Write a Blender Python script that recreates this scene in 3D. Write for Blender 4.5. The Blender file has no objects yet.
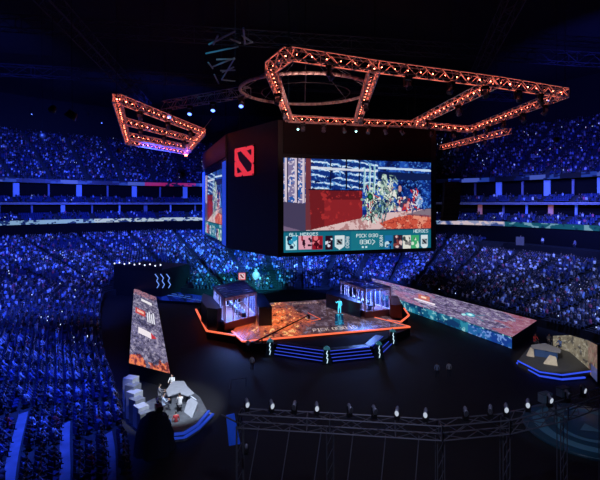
import bpy, bmesh, math, random
import numpy as np
from mathutils import Vector, Matrix
R = math.radians
random.seed(7); rng = np.random.default_rng(11)
C = bpy.context.scene.collection
sc = bpy.context.scene
# ------------------------------------------------------------------ camera, world, exposure
CAMZ, F, HOR = 20.0, 450.0, 204.0
cam = bpy.data.cameras.new('camera'); camo = bpy.data.objects.new('camera', cam); C.objects.link(camo)
camo.location = (0, 0, CAMZ); camo.rotation_euler = (R(90), 0, 0)
cam.sensor_width = 36; cam.lens = 36*F/600; cam.shift_y = -(240-HOR)/600; cam.clip_end = 600; cam.clip_start = .1
sc.camera = camo
sc.view_settings.view_transform = 'Standard'; sc.view_settings.look = 'None'
sc.view_settings.gamma = 1; sc.view_settings.exposure = 0; sc.view_settings.use_curve_mapping = False
w = bpy.data.worlds.new('world'); sc.world = w; w.use_nodes = True
w.node_tree.nodes['Background'].inputs[0].default_value = (.01, .015, .08, 1)
w.node_tree.nodes['Background'].inputs[1].default_value = .05
# wash lights added to brighten the stands: position, target, colour, watts, cone, size
WASH = [
 ((-32, 58, 32), (-62, 84, 6), (.045, .11, 1), 82000, 100, 1.0),
 ((-19, 37, 27), (-33, 36, 5), (.03, .09, 1), 62000, 100, 1.0),
 ((8, 90, 10.7), (10, 112, 2), (.04, .12, 1), 15000, 100, .5),
 ((-38, 94, 31), (-66, 125, 11), (.05, .12, 1), 62000, 95, 1.0),
 ((-33, 116, 30), (-16, 146, 6), (.05, .16, 1), 60000, 95, 1.0),
 ((-14, 104, 10.7), (-26, 132, 5), (.05, .15, 1), 26000, 110, .6),
 ((2, 106, 10.7), (0, 132, 5), (.05, .15, 1), 26000, 110, .6),
 ((16, 102, 10.7), (26, 124, 5), (.06, .13, 1), 26000, 110, .6),
 ((42, 92, 32), (56, 108, 7), (.13, .19, 1), 36000, 100, 1.0),
 ((42, 56, 31), (60, 76, 8), (.18, .28, .95), 46000, 95, 1.0),
 ((-38, 66, 30), (-98, 106, 36), (.03, .07, 1), 78000, 90, 1.0),
 ((-30, 100, 30), (-60, 160, 36), (.03, .07, 1), 78000, 90, 1.0),
 ((40, 70, 30), (84, 106, 34), (.05, .07, 1), 82000, 100, 1.0),
 ((-9, 90, 10.7), (-14, 103, 1), (.03, .5, .75), 24000, 90, .5),
 ((-26, 78, 36), (-30, 97, 1), (.03, .08, 1), 14000, 40, .6),
]

# ------------------------------------------------------------------ helpers
def s2l(c):
    c = np.asarray(c, float)/255.0
    return np.where(c <= .04045, c/12.92, ((c+.055)/1.055)**2.4)
MATS = {}
def mat(name, col, rough=.6, metal=0., emis=None, strength=0., noise=0., nscale=3., spec=.5, attr=None, eattr=None, alpha=1., trans=0.):
    if name in MATS: return MATS[name]
    m = bpy.data.materials.new(name); m.use_nodes = True; nt = m.node_tree; b = nt.nodes['Principled BSDF']
    c = tuple(col)+(1,)
    b.inputs['Base Color'].default_value = c; b.inputs['Roughness'].default_value = rough; b.inputs['Metallic'].default_value = metal
    b.inputs['Specular IOR Level'].default_value = spec
    if noise:
        n = nt.nodes.new('ShaderNodeTexNoise'); n.inputs['Scale'].default_value = nscale; n.inputs['Detail'].default_value = 4
        tc = nt.nodes.new('ShaderNodeTexCoord'); nt.links.new(tc.outputs['Object'], n.inputs['Vector'])
        r = nt.nodes.new('ShaderNodeValToRGB')
        r.color_ramp.elements[0].position = .3; r.color_ramp.elements[1].position = .7
        r.color_ramp.elements[0].color = tuple(x*(1-noise) for x in col)+(1,); r.color_ramp.elements[1].color = tuple(min(1, x*(1+noise)) for x in col)+(1,)
        nt.links.new(n.outputs['Fac'], r.inputs['Fac']); nt.links.new(r.outputs['Color'], b.inputs['Base Color'])
    if attr:
        a = nt.nodes.new('ShaderNodeAttribute'); a.attribute_name = attr; nt.links.new(a.outputs['Color'], b.inputs['Base Color'])
    if emis is not None:
        b.inputs['Emission Color'].default_value = tuple(emis)+(1,); b.inputs['Emission Strength'].default_value = strength
    if eattr:
        a = nt.nodes.new('ShaderNodeAttribute'); a.attribute_name = eattr; nt.links.new(a.outputs['Color'], b.inputs['Emission Color'])
        b.inputs['Emission Strength'].default_value = strength
    if trans: b.inputs['Transmission Weight'].default_value = trans; b.inputs['IOR'].default_value = 1.05
    if alpha < 1: b.inputs['Alpha'].default_value = alpha
    MATS[name] = m; return m

def G(px, py, z):
    "the point at height z that a plumb survey of the photo gives"
    D = (CAMZ-z)*F/(py-HOR); return Vector(((px-300)/F*D, D, z))
ORG = {}
def tag(o, label=None, cat=None, group=None, kind=None):
    if label: o['label'] = label
    if cat: o['category'] = cat
    if group: o['group'] = group
    if kind: o['kind'] = kind
    return o
def empty(name, loc, label, cat, group=None):
    o = bpy.data.objects.new(name, None); C.objects.link(o); o.location = loc; o.empty_display_size = .2
    ORG[o.name] = Vector(loc); return tag(o, label, cat, group)
def link(name, me, parent=None, loc=None):
    o = bpy.data.objects.new(name, me); C.objects.link(o)
    base = Vector(loc) if loc is not None else (ORG[parent.name] if parent else Vector((0, 0, 0)))
    if base.length: me.transform(Matrix.Translation(-base))
    if parent:
        o.parent = parent; o.location = base-ORG[parent.name]
    else: o.location = base
    ORG[o.name] = base.copy(); return o
class MB:
    def __init__(s): s.v = []; s.f = []; s.m = []; s.mi = 0; s.sm = []
    def add(s, vs, fs, smooth=False):
        k = len(s.v); s.v += [tuple(v) for v in vs]
        for f in fs: s.f.append(tuple(i+k for i in f)); s.m.append(s.mi); s.sm.append(smooth)
        return s
    def box(s, c, d, rz=0, tilt=0):
        x, y, z = (a/2 for a in d)
        M = Matrix.Translation(c) @ Matrix.Rotation(rz, 4, 'Z') @ Matrix.Rotation(tilt, 4, 'X')
        vs = [M @ Vector(p) for p in ((-x,-y,-z),(x,-y,-z),(x,y,-z),(-x,y,-z),(-x,-y,z),(x,-y,z),(x,y,z),(-x,y,z))]
        return s.add(vs, [(0,3,2,1),(4,5,6,7),(0,1,5,4),(1,2,6,5),(2,3,7,6),(3,0,4,7)])
    def prism(s, poly, z0, z1, top=None):
        n = len(poly); top = top or poly
        a = sum(poly[i][0]*poly[(i+1) % n][1]-poly[(i+1) % n][0]*poly[i][1] for i in range(n))
        if a < 0: poly = poly[::-1]; top = top[::-1]
        vs = [(p[0], p[1], z0) for p in poly]+[(p[0], p[1], z1) for p in top]
        return s.add(vs, [tuple(range(n))[::-1], tuple(range(n, 2*n))]+[(i, (i+1) % n, n+(i+1) % n, n+i) for i in range(n)])
    def tube(s, p, q, r, n=6, r2=None, smooth=True):
        p = Vector(p); q = Vector(q); d = (q-p)
        if d.length < 1e-6: return s
        d.normalize(); a = d.orthogonal().normalized(); b = d.cross(a); r2 = r if r2 is None else r2
        vs = [p+(a*math.cos(t)+b*math.sin(t))*r for t in (2*math.pi*i/n for i in range(n))]+[q+(a*math.cos(t)+b*math.sin(t))*r2 for t in (2*math.pi*i/n for i in range(n))]
        return s.add(vs, [(i, (i+1) % n, n+(i+1) % n, n+i) for i in range(n)]+[tuple(range(n))[::-1], tuple(range(n, 2*n))], smooth and n > 6)
    def path(s, pts, r, n=6):
        for a, b in zip(pts, pts[1:]): s.tube(a, b, r, n)
        return s
    def lathe(s, prof, n=16, c=(0, 0, 0), sx=1, sy=1, M=None):
        vs = []; k = len(prof)
        for i in range(n):
            t = 2*math.pi*i/n
            for r, z in prof: vs.append(Vector((c[0]+r*math.cos(t)*sx, c[1]+r*math.sin(t)*sy, c[2]+z)))
        if M: vs = [M @ v for v in vs]
        fs = [(i*k+j, ((i+1) % n)*k+j, ((i+1) % n)*k+j+1, i*k+j+1) for i in range(n) for j in range(k-1)]
        return s.add(vs, fs, True)
    def ball(s, c, r, n=10, sz=1., sx=1., sy=1.):
        return s.lathe([(max(1e-4, r*math.sin(math.pi*j/(n//2+1))), -r*sz*math.cos(math.pi*j/(n//2+1))) for j in range(n//2+2)], n, c, sx, sy)
    def mesh(s, name, mats):
        me = bpy.data.meshes.new(name); me.from_pydata(s.v, [], s.f)
        for m in (mats if isinstance(mats, (list, tuple)) else [mats]): me.materials.append(m)
        me.polygons.foreach_set('material_index', s.m); me.polygons.foreach_set('use_smooth', s.sm); me.update(); return me
    def build(s, name, mats, parent=None, loc=None): return link(name, s.mesh(name, mats), parent, loc)
def one(name, mb, mats, loc, label, cat, group=None): return tag(mb.build(name, mats, None, loc), label, cat, group)
def struct(name, mb, mats): return tag(mb.build(name, mats), kind='structure')
def children(o): return [c for c in C.objects if c.parent == o]
KIDS = {}
def copy_tree(o, parent=None):
    c = o.copy(); C.objects.link(c)
    if parent: c.parent = parent
    if o.name not in KIDS: KIDS[o.name] = children(o)
    for ch in KIDS[o.name]: copy_tree(ch, c)
    return c
def lerp(a, b, t): return Vector(a)+(Vector(b)-Vector(a))*t

# ------------------------------------------------------------------ canvases for the LED surfaces
FONT = {'A':'01110 10001 10001 11111 10001 10001 10001','C':'01111 10000 10000 10000 10000 10000 01111','D':'11110 10001 10001 10001 10001 10001 11110','E':'11111 10000 10000 11110 10000 10000 11111',
'H':'10001 10001 10001 11111 10001 10001 10001','I':'111 010 010 010 010 010 111','K':'10001 10010 10100 11000 10100 10010 10001','L':'10000 10000 10000 10000 10000 10000 11111','N':'10001 11001 10101 10101 10011 10001 10001',
'O':'01110 10001 10001 10001 10001 10001 01110','P':'11110 10001 10001 11110 10000 10000 10000','R':'11110 10001 10001 11110 10100 10010 10001','S':'01111 10000 10000 01110 00001 00001 11110','T':'11111 00100 00100 00100 00100 00100 00100',
'0':'01110 10001 10001 10001 10001 10001 01110','1':'010 110 010 010 010 010 111','3':'11110 00001 00001 01110 00001 00001 11110','8':'01110 10001 10001 01110 10001 10001 01110','5':'11111 10000 11110 00001 00001 10001 01110',':':'0 1 1 0 1 1 0',' ':'00 00 00 00 00 00 00',
'>':'10000 01000 00100 00010 00100 01000 10000'}
class Canvas:
    def __init__(s, w, h, col=(0, 0, 0)):
        s.w, s.h = w, h; s.a = np.zeros((h, w, 3))+s2l(col); s.Y, s.X = np.mgrid[0:h, 0:w]+.5
    def put(s, mask, col, al=1.):
        if isinstance(al, np.ndarray): al = al[mask][:, None]
        s.a[mask] = s.a[mask]*(1-al)+s2l(col)*al; return s
    def rect(s, x0, y0, x1, y1, col, al=1.): return s.put((s.X >= x0)&(s.X < x1)&(s.Y >= y0)&(s.Y < y1), col, al)
    def mpoly(s, pts):
        ins = np.zeros((s.h, s.w), bool); n = len(pts)
        for i in range(n):
            x0, y0 = pts[i]; x1, y1 = pts[(i+1) % n]
            if y0 == y1: continue
            c = ((s.Y > min(y0, y1))&(s.Y <= max(y0, y1))&(s.X < (s.Y-y0)*(x1-x0)/(y1-y0)+x0)); ins ^= c
        return ins
    def poly(s, pts, col, al=1.): return s.put(s.mpoly(pts), col, al)
    def ell(s, cx, cy, rx, ry, col, al=1.): return s.put(((s.X-cx)/rx)**2+((s.Y-cy)/ry)**2 <= 1, col, al)
    def line(s, x0, y0, x1, y1, wd, col, al=1.):
        dx, dy = x1-x0, y1-y0; L = dx*dx+dy*dy+1e-9; t = np.clip(((s.X-x0)*dx+(s.Y-y0)*dy)/L, 0, 1)
        return s.put(np.hypot(s.X-x0-t*dx, s.Y-y0-t*dy) <= wd/2, col, al)
    def noise(s, sc, seed, oct=3):
        g = np.random.default_rng(seed); o = np.zeros((s.h, s.w)); amp = 1; tot = 0
        for k in range(oct):
            q = max(1.01, sc/2**k); gh, gw = int(s.h/q)+3, int(s.w/q)+3; n = g.random((gh, gw))
            y = s.Y/q; x = s.X/q; yi = y.astype(int); xi = x.astype(int); fy = y-yi; fx = x-xi
            o += amp*((n[yi, xi]*(1-fx)+n[yi, xi+1]*fx)*(1-fy)+(n[yi+1, xi]*(1-fx)+n[yi+1, xi+1]*fx)*fy); tot += amp; amp *= .6
        return o/tot
    def text(s, t, x, y, k, col, vert=False):
        for ch in t:
            rows = FONT.get(ch, FONT['O']).split(' ')
            for j, row in enumerate(rows):
                for i, b in enumerate(row):
                    if b == '1':
                        if vert: s.rect(x+(6-j)*k, y+i*k, x+(7-j)*k, y+(i+1)*k, col)
                        else: s.rect(x+i*k, y+j*k, x+(i+1)*k, y+(j+1)*k, col)
            if vert: y += (len(rows[0])+1)*k
            else: x += (len(rows[0])+1)*k
        return s
    def emblem(s, cx, cy, r, bg, fg):
        s.poly([(cx-r, cy-r), (cx+r, cy-r), (cx+r, cy+r), (cx-r, cy+r)], bg)
        k = r*.8
        s.poly([(cx-k, cy-k), (cx-k*.3, cy-k*.9), (cx+k*.95, cy+k*.55), (cx+k*.75, cy+k), (cx+k*.3, cy+k*.9), (cx-k*.8, cy-k*.1)], fg)
        s.poly([(cx+k*.25, cy-k*.95), (cx+k, cy-k), (cx+k*.95, cy-k*.3)], fg)
        s.poly([(cx-k, cy+k*.3), (cx-k*.2, cy+k*.95), (cx-k, cy+k)], fg); return s
def led(name, cv, P00, P10, P11, P01, m, parent=None, loc=None, fn=None):
    "LED surface: canvas top-left P00, top-right P10, bottom-right P11, bottom-left P01"
    P = [np.array(p, float) for p in (P00, P10, P11, P01)]; h, w_ = cv.h, cv.w
    jj, ii = np.mgrid[0:h+1, 0:w_+1]; u = (ii/w_)[..., None]; v = (jj/h)[..., None]
    V = ((P[0]*(1-u)+P[1]*u)*(1-v)+(P[3]*(1-u)+P[2]*u)*v).reshape(-1, 3) if fn is None else fn(u[..., 0], v[..., 0]).reshape(-1, 3)
    k = (np.arange(h)[:, None]*(w_+1)+np.arange(w_)[None]).ravel()
    Fc = np.stack([k, k+w_+1, k+w_+2, k+1], 1)
    me = bpy.data.meshes.new(name); me.vertices.add(len(V)); me.vertices.foreach_set('co', V.ravel())
    me.loops.add(Fc.size); me.loops.foreach_set('vertex_index', Fc.ravel().astype(np.int32)); me.polygons.add(len(Fc)); me.polygons.foreach_set('loop_start', (np.arange(len(Fc))*4).astype(np.int32))
    me.update(calc_edges=True)
    at = me.color_attributes.new('pixels', 'FLOAT_COLOR', 'CORNER'); c = np.ones((len(Fc), 4, 4)); c[:, :, :3] = cv.a.reshape(-1, 1, 3); at.data.foreach_set('color', c.ravel())
    me.materials.append(m); return link(name, me, parent, loc)
LED = mat('led_wall', (.01, .01, .012), .35, eattr='pixels', strength=1.0)
LEDF = mat('led_floor_panel', (.02, .02, .025), .22, eattr='pixels', strength=1.0)
black = mat('black_paint', (.008, .008, .012), .55)
blackg = mat('black_gloss', (.01, .01, .014), .25)
darkm = mat('dark_metal', (.03, .03, .035), .4, .6)
steel = mat('truss_aluminium', (.62, .6, .6), .38, .55, noise=.2, nscale=6)
greym = mat('grey_metal', (.3, .3, .33), .4, .7)

# ------------------------------------------------------------------ setting: bowl curves
CX, CY = 0., 66.
def closed(pts, n=16):
    P = np.array(pts, float); out = []; N = len(P)
    for i in range(N):
        a, b, c, d = P[i-1], P[i], P[(i+1) % N], P[(i+2) % N]
        for t in np.arange(n)/n: out.append(.5*((2*b)+(c-a)*t+(2*a-5*b+4*c-d)*t*t+(3*b-a-3*c+d)*t**3))
    return np.array(out)
def polar(pts):
    q = closed(pts); th = np.arctan2(q[:, 1]-CY, q[:, 0]-CX); r = np.hypot(q[:, 0]-CX, q[:, 1]-CY); o = np.argsort(th); th, r = th[o], r[o]
    return lambda x: np.interp(np.asarray(x), np.r_[th-2*np.pi, th, th+2*np.pi], np.r_[r, r, r])
RI = polar([(-14, 36), (-19, 46), (-25, 57), (-32, 72), (-38, 86), (-41, 97), (-34, 104), (-22, 99), (0, 99), (13, 106), (19, 114), (25, 102.5), (31.5, 88.5), (38.5, 74), (43, 64), (43.5, 50), (34, 30), (15, 20), (0, 19), (-9, 26)])
RO = polar([(-64, 58), (-75, 78), (-80, 98), (-77, 115), (-60, 134), (-33, 150), (0, 150), (22, 138), (36, 125), (49, 115), (61, 91), (64, 70), (59, 45), (49, 22), (35, 0), (16, -17), (-12, -19), (-30, -2), (-41, 18), (-52, 38)])
def pol(th, r, z):
    th = np.asarray(th); return np.stack(np.broadcast_arrays(CX+r*np.cos(th), CY+r*np.sin(th), z), -1)
NT = 220; TH = np.linspace(-np.pi, np.pi, NT, endpoint=False)
def ringmesh(name, rows, m, kind='structure', loc=None):
    "rows: list of (r array, z) rings joined by strips"
    v = np.concatenate([pol(TH, r, np.full(NT, z) if np.isscalar(z) else z) for r, z in rows]); f = []
    for k in range(len(rows)-1):
        for i in range(NT):
            j = (i+1) % NT; f.append((k*NT+i, k*NT+j, (k+1)*NT+j, (k+1)*NT+i))
    mb = MB(); mb.add(v.tolist(), f); o = mb.build(name, m, None, loc)
    if kind: o['kind'] = kind
    return o
ri, ro = RI(TH), RO(TH)
concrete = mat('stand_concrete', (.022, .022, .026), .8, noise=.3, nscale=.8)
concrete2 = mat('upper_stand_concrete', (.022, .022, .026), .85, noise=.3, nscale=.8)
def tz(t): return 1.3+9.5*t**1.1
NR = 42
rows = [(ri, 0.), (ri, 1.3)]
for k in range(NR):
    z = tz(k/NR); rows += [(ri+(ro-ri)*k/NR, z), (ri+(ro-ri)*(k+1)/NR, z)]
ringmesh('floor_lower_tiers', rows, concrete)
wallm = mat('dark_wall', (.004, .004, .006), .9, spec=.1)
ringmesh('wall_below_ribbon', [(ro-.02, tz(1)-.4), (ro-.02, 14.4), (ro+6, 14.9)], wallm)
def tiers(name, a, b, z0, z1, n):
    rr = []
    for k in range(n):
        z = z0+(z1-z0)*k/max(1, n-1); rr += [(ro+a+(b-a)*k/n, z), (ro+a+(b-a)*(k+1)/n, z)]
    ringmesh(name, [(ro+a, z0-.5)]+rr, concrete2); return a, b, z0, z1, n
T2 = tiers('floor_club_tiers', .3, 5, 15.1, 17.2, 5)
ringmesh('wall_club', [(ro+5, 16.6), (ro+5, 20.0)], wallm)
slabm = mat('slab_edge', (.25, .25, .3), .5)
ringmesh('floor_suite_slab', [(ro+9, 19.85), (ro+2.6, 19.85), (ro+2.6, 20.15), (ro+9, 20.15)], slabm)
T3 = tiers('floor_suite_tiers', 3.2, 8, 20.3, 22.0, 4)
ringmesh('wall_suite', [(ro+8, 21.5), (ro+8, 26.1)], wallm)
ringmesh('ceiling_suite', [(ro+8, 26.05), (ro+5.7, 26.05)], wallm)
T4 = tiers('floor_upper_tiers', 5.6, 33, 27.0, 43.5, 26)
ringmesh('wall_upper', [(ro+33, 42), (ro+33, 56)], mat('upper_wall', (.006, .006, .008), .9))
fl = MB(); fl.add([(-160, -90, 0), (150, -90, 0), (150, 230, 0), (-160, 230, 0)], [(0, 1, 2, 3)])
struct('floor', fl, mat('arena_floor', (.006, .006, .008), .7, noise=.4, nscale=.3))
cl = MB(); cl.box((0, 62, 56.5), (310, 320, 1)); struct('ceiling', cl, mat('roof_deck', (.006, .006, .008), .9))

walkm = mat('walkway_carpet', (.16, .18, .24), .8, noise=.2, nscale=1)
for k in (1, 5, 9, 13, 17):
    a_ = np.array([t_ for t_ in np.linspace(-np.pi, 0, 700) if CY+(RI(t_)+(RO(t_)-RI(t_))*k/42)*math.sin(t_) < 37 and CX+RI(t_)*math.cos(t_) < -9.5]); r1 = RI(a_)+(RO(a_)-RI(a_))*(k+.15)/42; r2 = RI(a_)+(RO(a_)-RI(a_))*(k+1.0)/42; n_w = len(a_)
    v = np.concatenate([pol(a_, r1, tz((k+0)/42)+.03), pol(a_, r2, tz(k/42)+.03)]); struct('floor_walkway', MB().add(v.tolist(), [(i, n_w+i, n_w+i+1, i+1) for i in range(n_w-1)]), walkm)

# LED ring boards
def ringboard(name, rr, z0, z1, cv, label, cat):
    body = MB(); t = empty(name, (CX, CY, z0), label, cat)
    n = cv.w; th = np.linspace(-np.pi, np.pi, n+1); r = rr(th)
    v = np.concatenate([pol(th, r+.02, z0-.05), pol(th, r+.02, z1+.05), pol(th, r+.3, z1+.05), pol(th, r+.3, z0-.05)]); m_ = n+1
    fs = [(k*m_+i, k*m_+i+1, ((k+1) % 4)*m_+i+1, ((k+1) % 4)*m_+i) for k in range(4) for i in range(n)]
    body.add(v.tolist(), fs); body.build('board_housing', black, t)
    def fn(u, v): th = np.pi-2*np.pi*u; return pol(th, rr(th), z1+(z0-z1)*v)
    led('led_face', cv, 0, 0, 0, 0, LED, t, fn=fn); return t
cv = Canvas(1500, 6, (8, 26, 80))
n = cv.noise(2.2, 5, 2); n2 = cv.noise(60, 6, 2)
cv.put(n > .45, (140, 180, 220)); cv.put(n < .36, (20, 50, 110)); cv.put((n2 > .6) & (n > .47), (190, 210, 225))
# u = (pi - theta)/(2pi): the right-hand stand is at small angles
th_of = lambda x, y: math.atan2(y-CY, x-CX)
uu = lambda x, y: (math.pi-th_of(x, y))/(2*math.pi)*1500
ur0, ur1 = uu(47, 118), uu(67, 62)
reg = (cv.X > ur0)&(cv.X < ur1+120); nn = cv.noise(5, 9, 2)
cv.put(reg, (18, 92, 110)); cv.put(reg&(nn > .6), (120, 170, 190)); cv.put(reg&(nn < .35), (10, 50, 80))
wreg = (cv.X > uu(38, 123))&(cv.X < uu(51, 112)); cv.put(wreg, (150, 160, 200)); cv.put(wreg&(nn > .55), (225, 205, 215)); cv.put(wreg&(nn < .4), (60, 80, 150))
cv.a *= .75
ringboard('ribbon_board', lambda t: RO(t)-.25, 14.5, 15.6, cv, 'long LED ribbon board curving round the stands above the lower seats', 'LED board')
cv = Canvas(900, 4, (6, 16, 80)); n = cv.noise(3, 15, 2); b = np.sin(cv.X/900*2*np.pi*26+cv.noise(90, 2)*6)
cv.put(n > .55, (34, 62, 160)); cv.put(b > .55, (3, 5, 26)); cv.put(b < -.75, (70, 90, 190)); cv.a *= .8
pk = (np.abs(cv.X-(uu(-48, 143)+uu(-35, 152))*.3) < abs(uu(-48, 143)-uu(-35, 152))*.3)&(n > .4); cv.put(pk, (150, 24, 80), .85)
ringboard('fascia_board', lambda t: RO(t)+5.2, 26.0, 27.1, cv, 'broken blue LED board running along the front edge of the upper deck', 'LED board')
# slab rail and pilasters
rail = MB(); pts = [Vector(p) for p in pol(TH, ro+2.5, 20.3)]
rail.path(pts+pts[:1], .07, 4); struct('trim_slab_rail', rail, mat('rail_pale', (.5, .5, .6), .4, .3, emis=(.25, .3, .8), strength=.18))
pm = [mat('pillar_blue_lit', (.25, .3, .6), .6, emis=(.05, .12, .8), strength=.35), mat('pillar_dim', (.2, .2, .3), .6), mat('pillar_orange_lit', (.5, .3, .25), .6, emis=(.6, .18, .12), strength=.22)]  # blue and orange light on the pillars is put into colour and emission
def vis_th(x, y): return -.2 < (x/max(y, 1)*450+300)/600 < 1.2 and y > 30
k = 0
for i, th in enumerate(np.arange(-np.pi, np.pi, .085)):
    r = float(RO(th)); p = pol(th, r+5.4, 0)
    if not vis_th(p[0], p[1]): continue
    k += 1
    right = p[0] > 0
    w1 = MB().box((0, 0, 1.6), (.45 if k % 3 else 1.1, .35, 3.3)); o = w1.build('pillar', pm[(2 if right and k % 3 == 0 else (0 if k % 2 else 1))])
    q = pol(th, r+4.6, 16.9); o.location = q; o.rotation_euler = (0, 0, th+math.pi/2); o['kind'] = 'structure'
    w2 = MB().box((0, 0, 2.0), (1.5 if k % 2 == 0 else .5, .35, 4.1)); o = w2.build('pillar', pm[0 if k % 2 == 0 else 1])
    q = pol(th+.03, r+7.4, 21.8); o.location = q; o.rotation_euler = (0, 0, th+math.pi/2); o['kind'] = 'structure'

# ------------------------------------------------------------------ seats and spectators
def person_mesh(name, pose, fingers=True):
    "one continuous skinned body, facing +Y, feet at z=0"
    V = []; E = []; Rd = []
    def v(p, r, parent=None):
        V.append(p); Rd.append(r)
        if parent is not None: E.append((parent, len(V)-1))
        return len(V)-1
    if pose in ('sit', 'desk'):
        pel, sp, ch, nk = (0, 0, .55), (0, -.03, .76), (0, -.01, 1.0), (0, .03, 1.17); hd = (0, .07, 1.33)
        hips = .1; kn = lambda s: (s*.14, .42, .53); an = lambda s: (s*.14, .44, .09); toe = lambda s: (s*.16, .62, .045)
        el = (lambda s: (s*.27, .12, .8)) if pose == 'sit' else (lambda s: (s*.26, .17, .82))
        wr = (lambda s: (s*.13, .33, .66)) if pose == 'sit' else (lambda s: (s*.17, .42, .83))
    else:
        pel, sp, ch, nk = (0, 0, .95), (0, -.01, 1.15), (0, 0, 1.38), (0, .01, 1.53); hd = (0, .03, 1.68)
        hips = .1; kn = lambda s: (s*.12, .03+(.06 if s > 0 else 0), .5); an = lambda s: (s*.13, (.0 if s > 0 else -.05), .09); toe = lambda s: (s*.16, .14, .045)
        if pose == 'wave': el = lambda s: (s*.34, .12, 1.3) if s > 0 else (s*.28, .02, 1.14); wr = lambda s: (s*.42, .3, 1.5) if s > 0 else (s*.24, .2, .98)
        else: el = lambda s: (s*.28, -.02, 1.14); wr = lambda s: (s*.26, .12, .92)
    a = v(pel, .135); b = v(sp, .125, a); c = v(ch, .15, b); d = v(nk, .06, c); v((nk[0], nk[1]+.01, nk[2]+.07), .055, d)
    for s in (-1, 1):
        sh = v((s*.19, ch[1], ch[2]+.07), .07, c); e = v(el(s), .046, sh); w_ = v(wr(s), .03, e)
        dr = (Vector(wr(s))-Vector(el(s))).normalized(); side = dr.cross(Vector((0, 0, 1))).normalized()*s
        pm_ = v(tuple(Vector(wr(s))+dr*.06), .036, w_)
        if fingers:
            for j in range(4):
                base = Vector(wr(s))+dr*.09+side*(.03-.02*j); L = (.07, .08, .075, .055)[j]
                f1 = v(tuple(base), .01, pm_); f2 = v(tuple(base+dr*L*.5+Vector((0, 0, -.008))), .009, f1); v(tuple(base+dr*L*.85+Vector((0, 0, -.03))), .007, f2)
            t1 = v(tuple(Vector(wr(s))+dr*.04-side*.035), .011, pm_); v(tuple(Vector(wr(s))+dr*.08-side*.06), .009, t1)
        h = v((s*hips, pel[1]+.01, pel[2]-.03), .1, a); k_ = v(kn(s), .062, h); n_ = v(an(s), .042, k_); v(toe(s), .035, n_)
    me = bpy.data.meshes.new(name); me.from_pydata([tuple(p) for p in V], E, []); o = bpy.data.objects.new(name, me); C.objects.link(o)
    md = o.modifiers.new('s', 'SKIN'); md.use_smooth_shade = True
    for i, r in enumerate(Rd): me.skin_vertices[0].data[i].radius = (r, r*(.8 if i in (0, 1, 2) else 1))
    me.skin_vertices[0].data[0].use_root = True
    sb = o.modifiers.new('u', 'SUBSURF'); sb.levels = 1; sb.render_levels = 1
    dg = bpy.context.evaluated_depsgraph_get(); m2 = bpy.data.meshes.new_from_object(o.evaluated_get(dg)); m2.name = name
    bpy.data.objects.remove(o); bpy.data.meshes.remove(me)
    for m in (MATS['skin'], MATS['shirt_black'], MATS['trousers'], MATS['shoe']): m2.materials.append(m)
    bm = bmesh.new(); bm.from_mesh(m2)
    # head with nose, brow, mouth, ears, eyes
    mb = MB(); hc = Vector(hd)
    mb.ball(hc, .098, 12, 1.22, .86, 1.); nv = len(mb.v)
    mb.v = [tuple(Vector(p)+(Vector((0, .02, 0)) if (Vector(p)-hc).y > .06 and abs((Vector(p)-hc).x) < .03 and abs((Vector(p)-hc).z+.01) < .03 else Vector((0, 0, 0)))) for p in mb.v]
    mb.add([hc+Vector(p) for p in ((-.014, .085, -.03), (.014, .085, -.03), (0, .122, -.025), (0, .092, .02))], [(0, 1, 2), (1, 3, 2), (3, 0, 2), (0, 3, 1)])
    for s in (-1, 1): mb.box(hc+Vector((s*.086, -.005, -.005)), (.018, .035, .055)); 
    nsk = len(mb.f)
    for s in (-1, 1): mb.box(hc+Vector((s*.033, .088, .012)), (.022, .012, .01))
    mb.box(hc+Vector((0, .086, -.06)), (.045, .012, .01))
    tmp = mb.mesh('tmp', []); bm2 = bmesh.new(); bm2.from_mesh(tmp)
    n0 = len(bm.faces); bm.from_mesh(tmp); bm.faces.ensure_lookup_table(); bm2.free(); bpy.data.meshes.remove(tmp)
    sit = pose in ('sit', 'desk')
    for i, f in enumerate(bm.faces):
        f.smooth = True; q = f.calc_center_median(); wrd = min((q-Vector(wr(s))-(Vector(wr(s))-Vector(el(s))).normalized()*.07).length for s in (-1, 1))
        if i >= n0+nsk: f.material_index = 3
        elif i >= n0 or q.z > nk[2]-.01 or wrd < .085: f.material_index = 0
        elif q.z < .11: f.material_index = 3
        elif (sit and (q.y > .13 and q.z < .7 and wrd > .085 and (abs(q.x) > .04) and q.z < .62 or q.z < .5)) or (not sit and q.z < .95): f.material_index = 2
        else: f.material_index = 1
    bm.to_mesh(m2); bm.free()
    hm = MB(); hm.lathe([(.001, .118), (.05, .108), (.083, .07), (.1, .02), (.096, -.03), (.07, -.06)], 12, (hc.x, hc.y-.014, hc.z+.012), .9, 1.0)
    return m2, hm
def mm(n, c, r=.8): return mat(n, c, r, noise=.15, nscale=12)
mm('skin', (.55, .34, .25), .5); mm('shirt_black', (.03, .03, .035)); mm('trousers', (.04, .045, .07)); mm('shoe', (.02, .02, .02)); mm('hair_dark', (.015, .012, .01), .6)
SH = [('black', mm('shirt_black', 0)), ('white', mm('shirt_white', (.8, .8, .82))), ('grey', mm('shirt_grey', (.2, .2, .24))), ('blue', mm('shirt_blue', (.12, .2, .5))), ('red', mm('shirt_red', (.5, .05, .06))), ('pale blue', mm('shirt_pale', (.45, .55, .75)))]
PERS = {}
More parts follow.
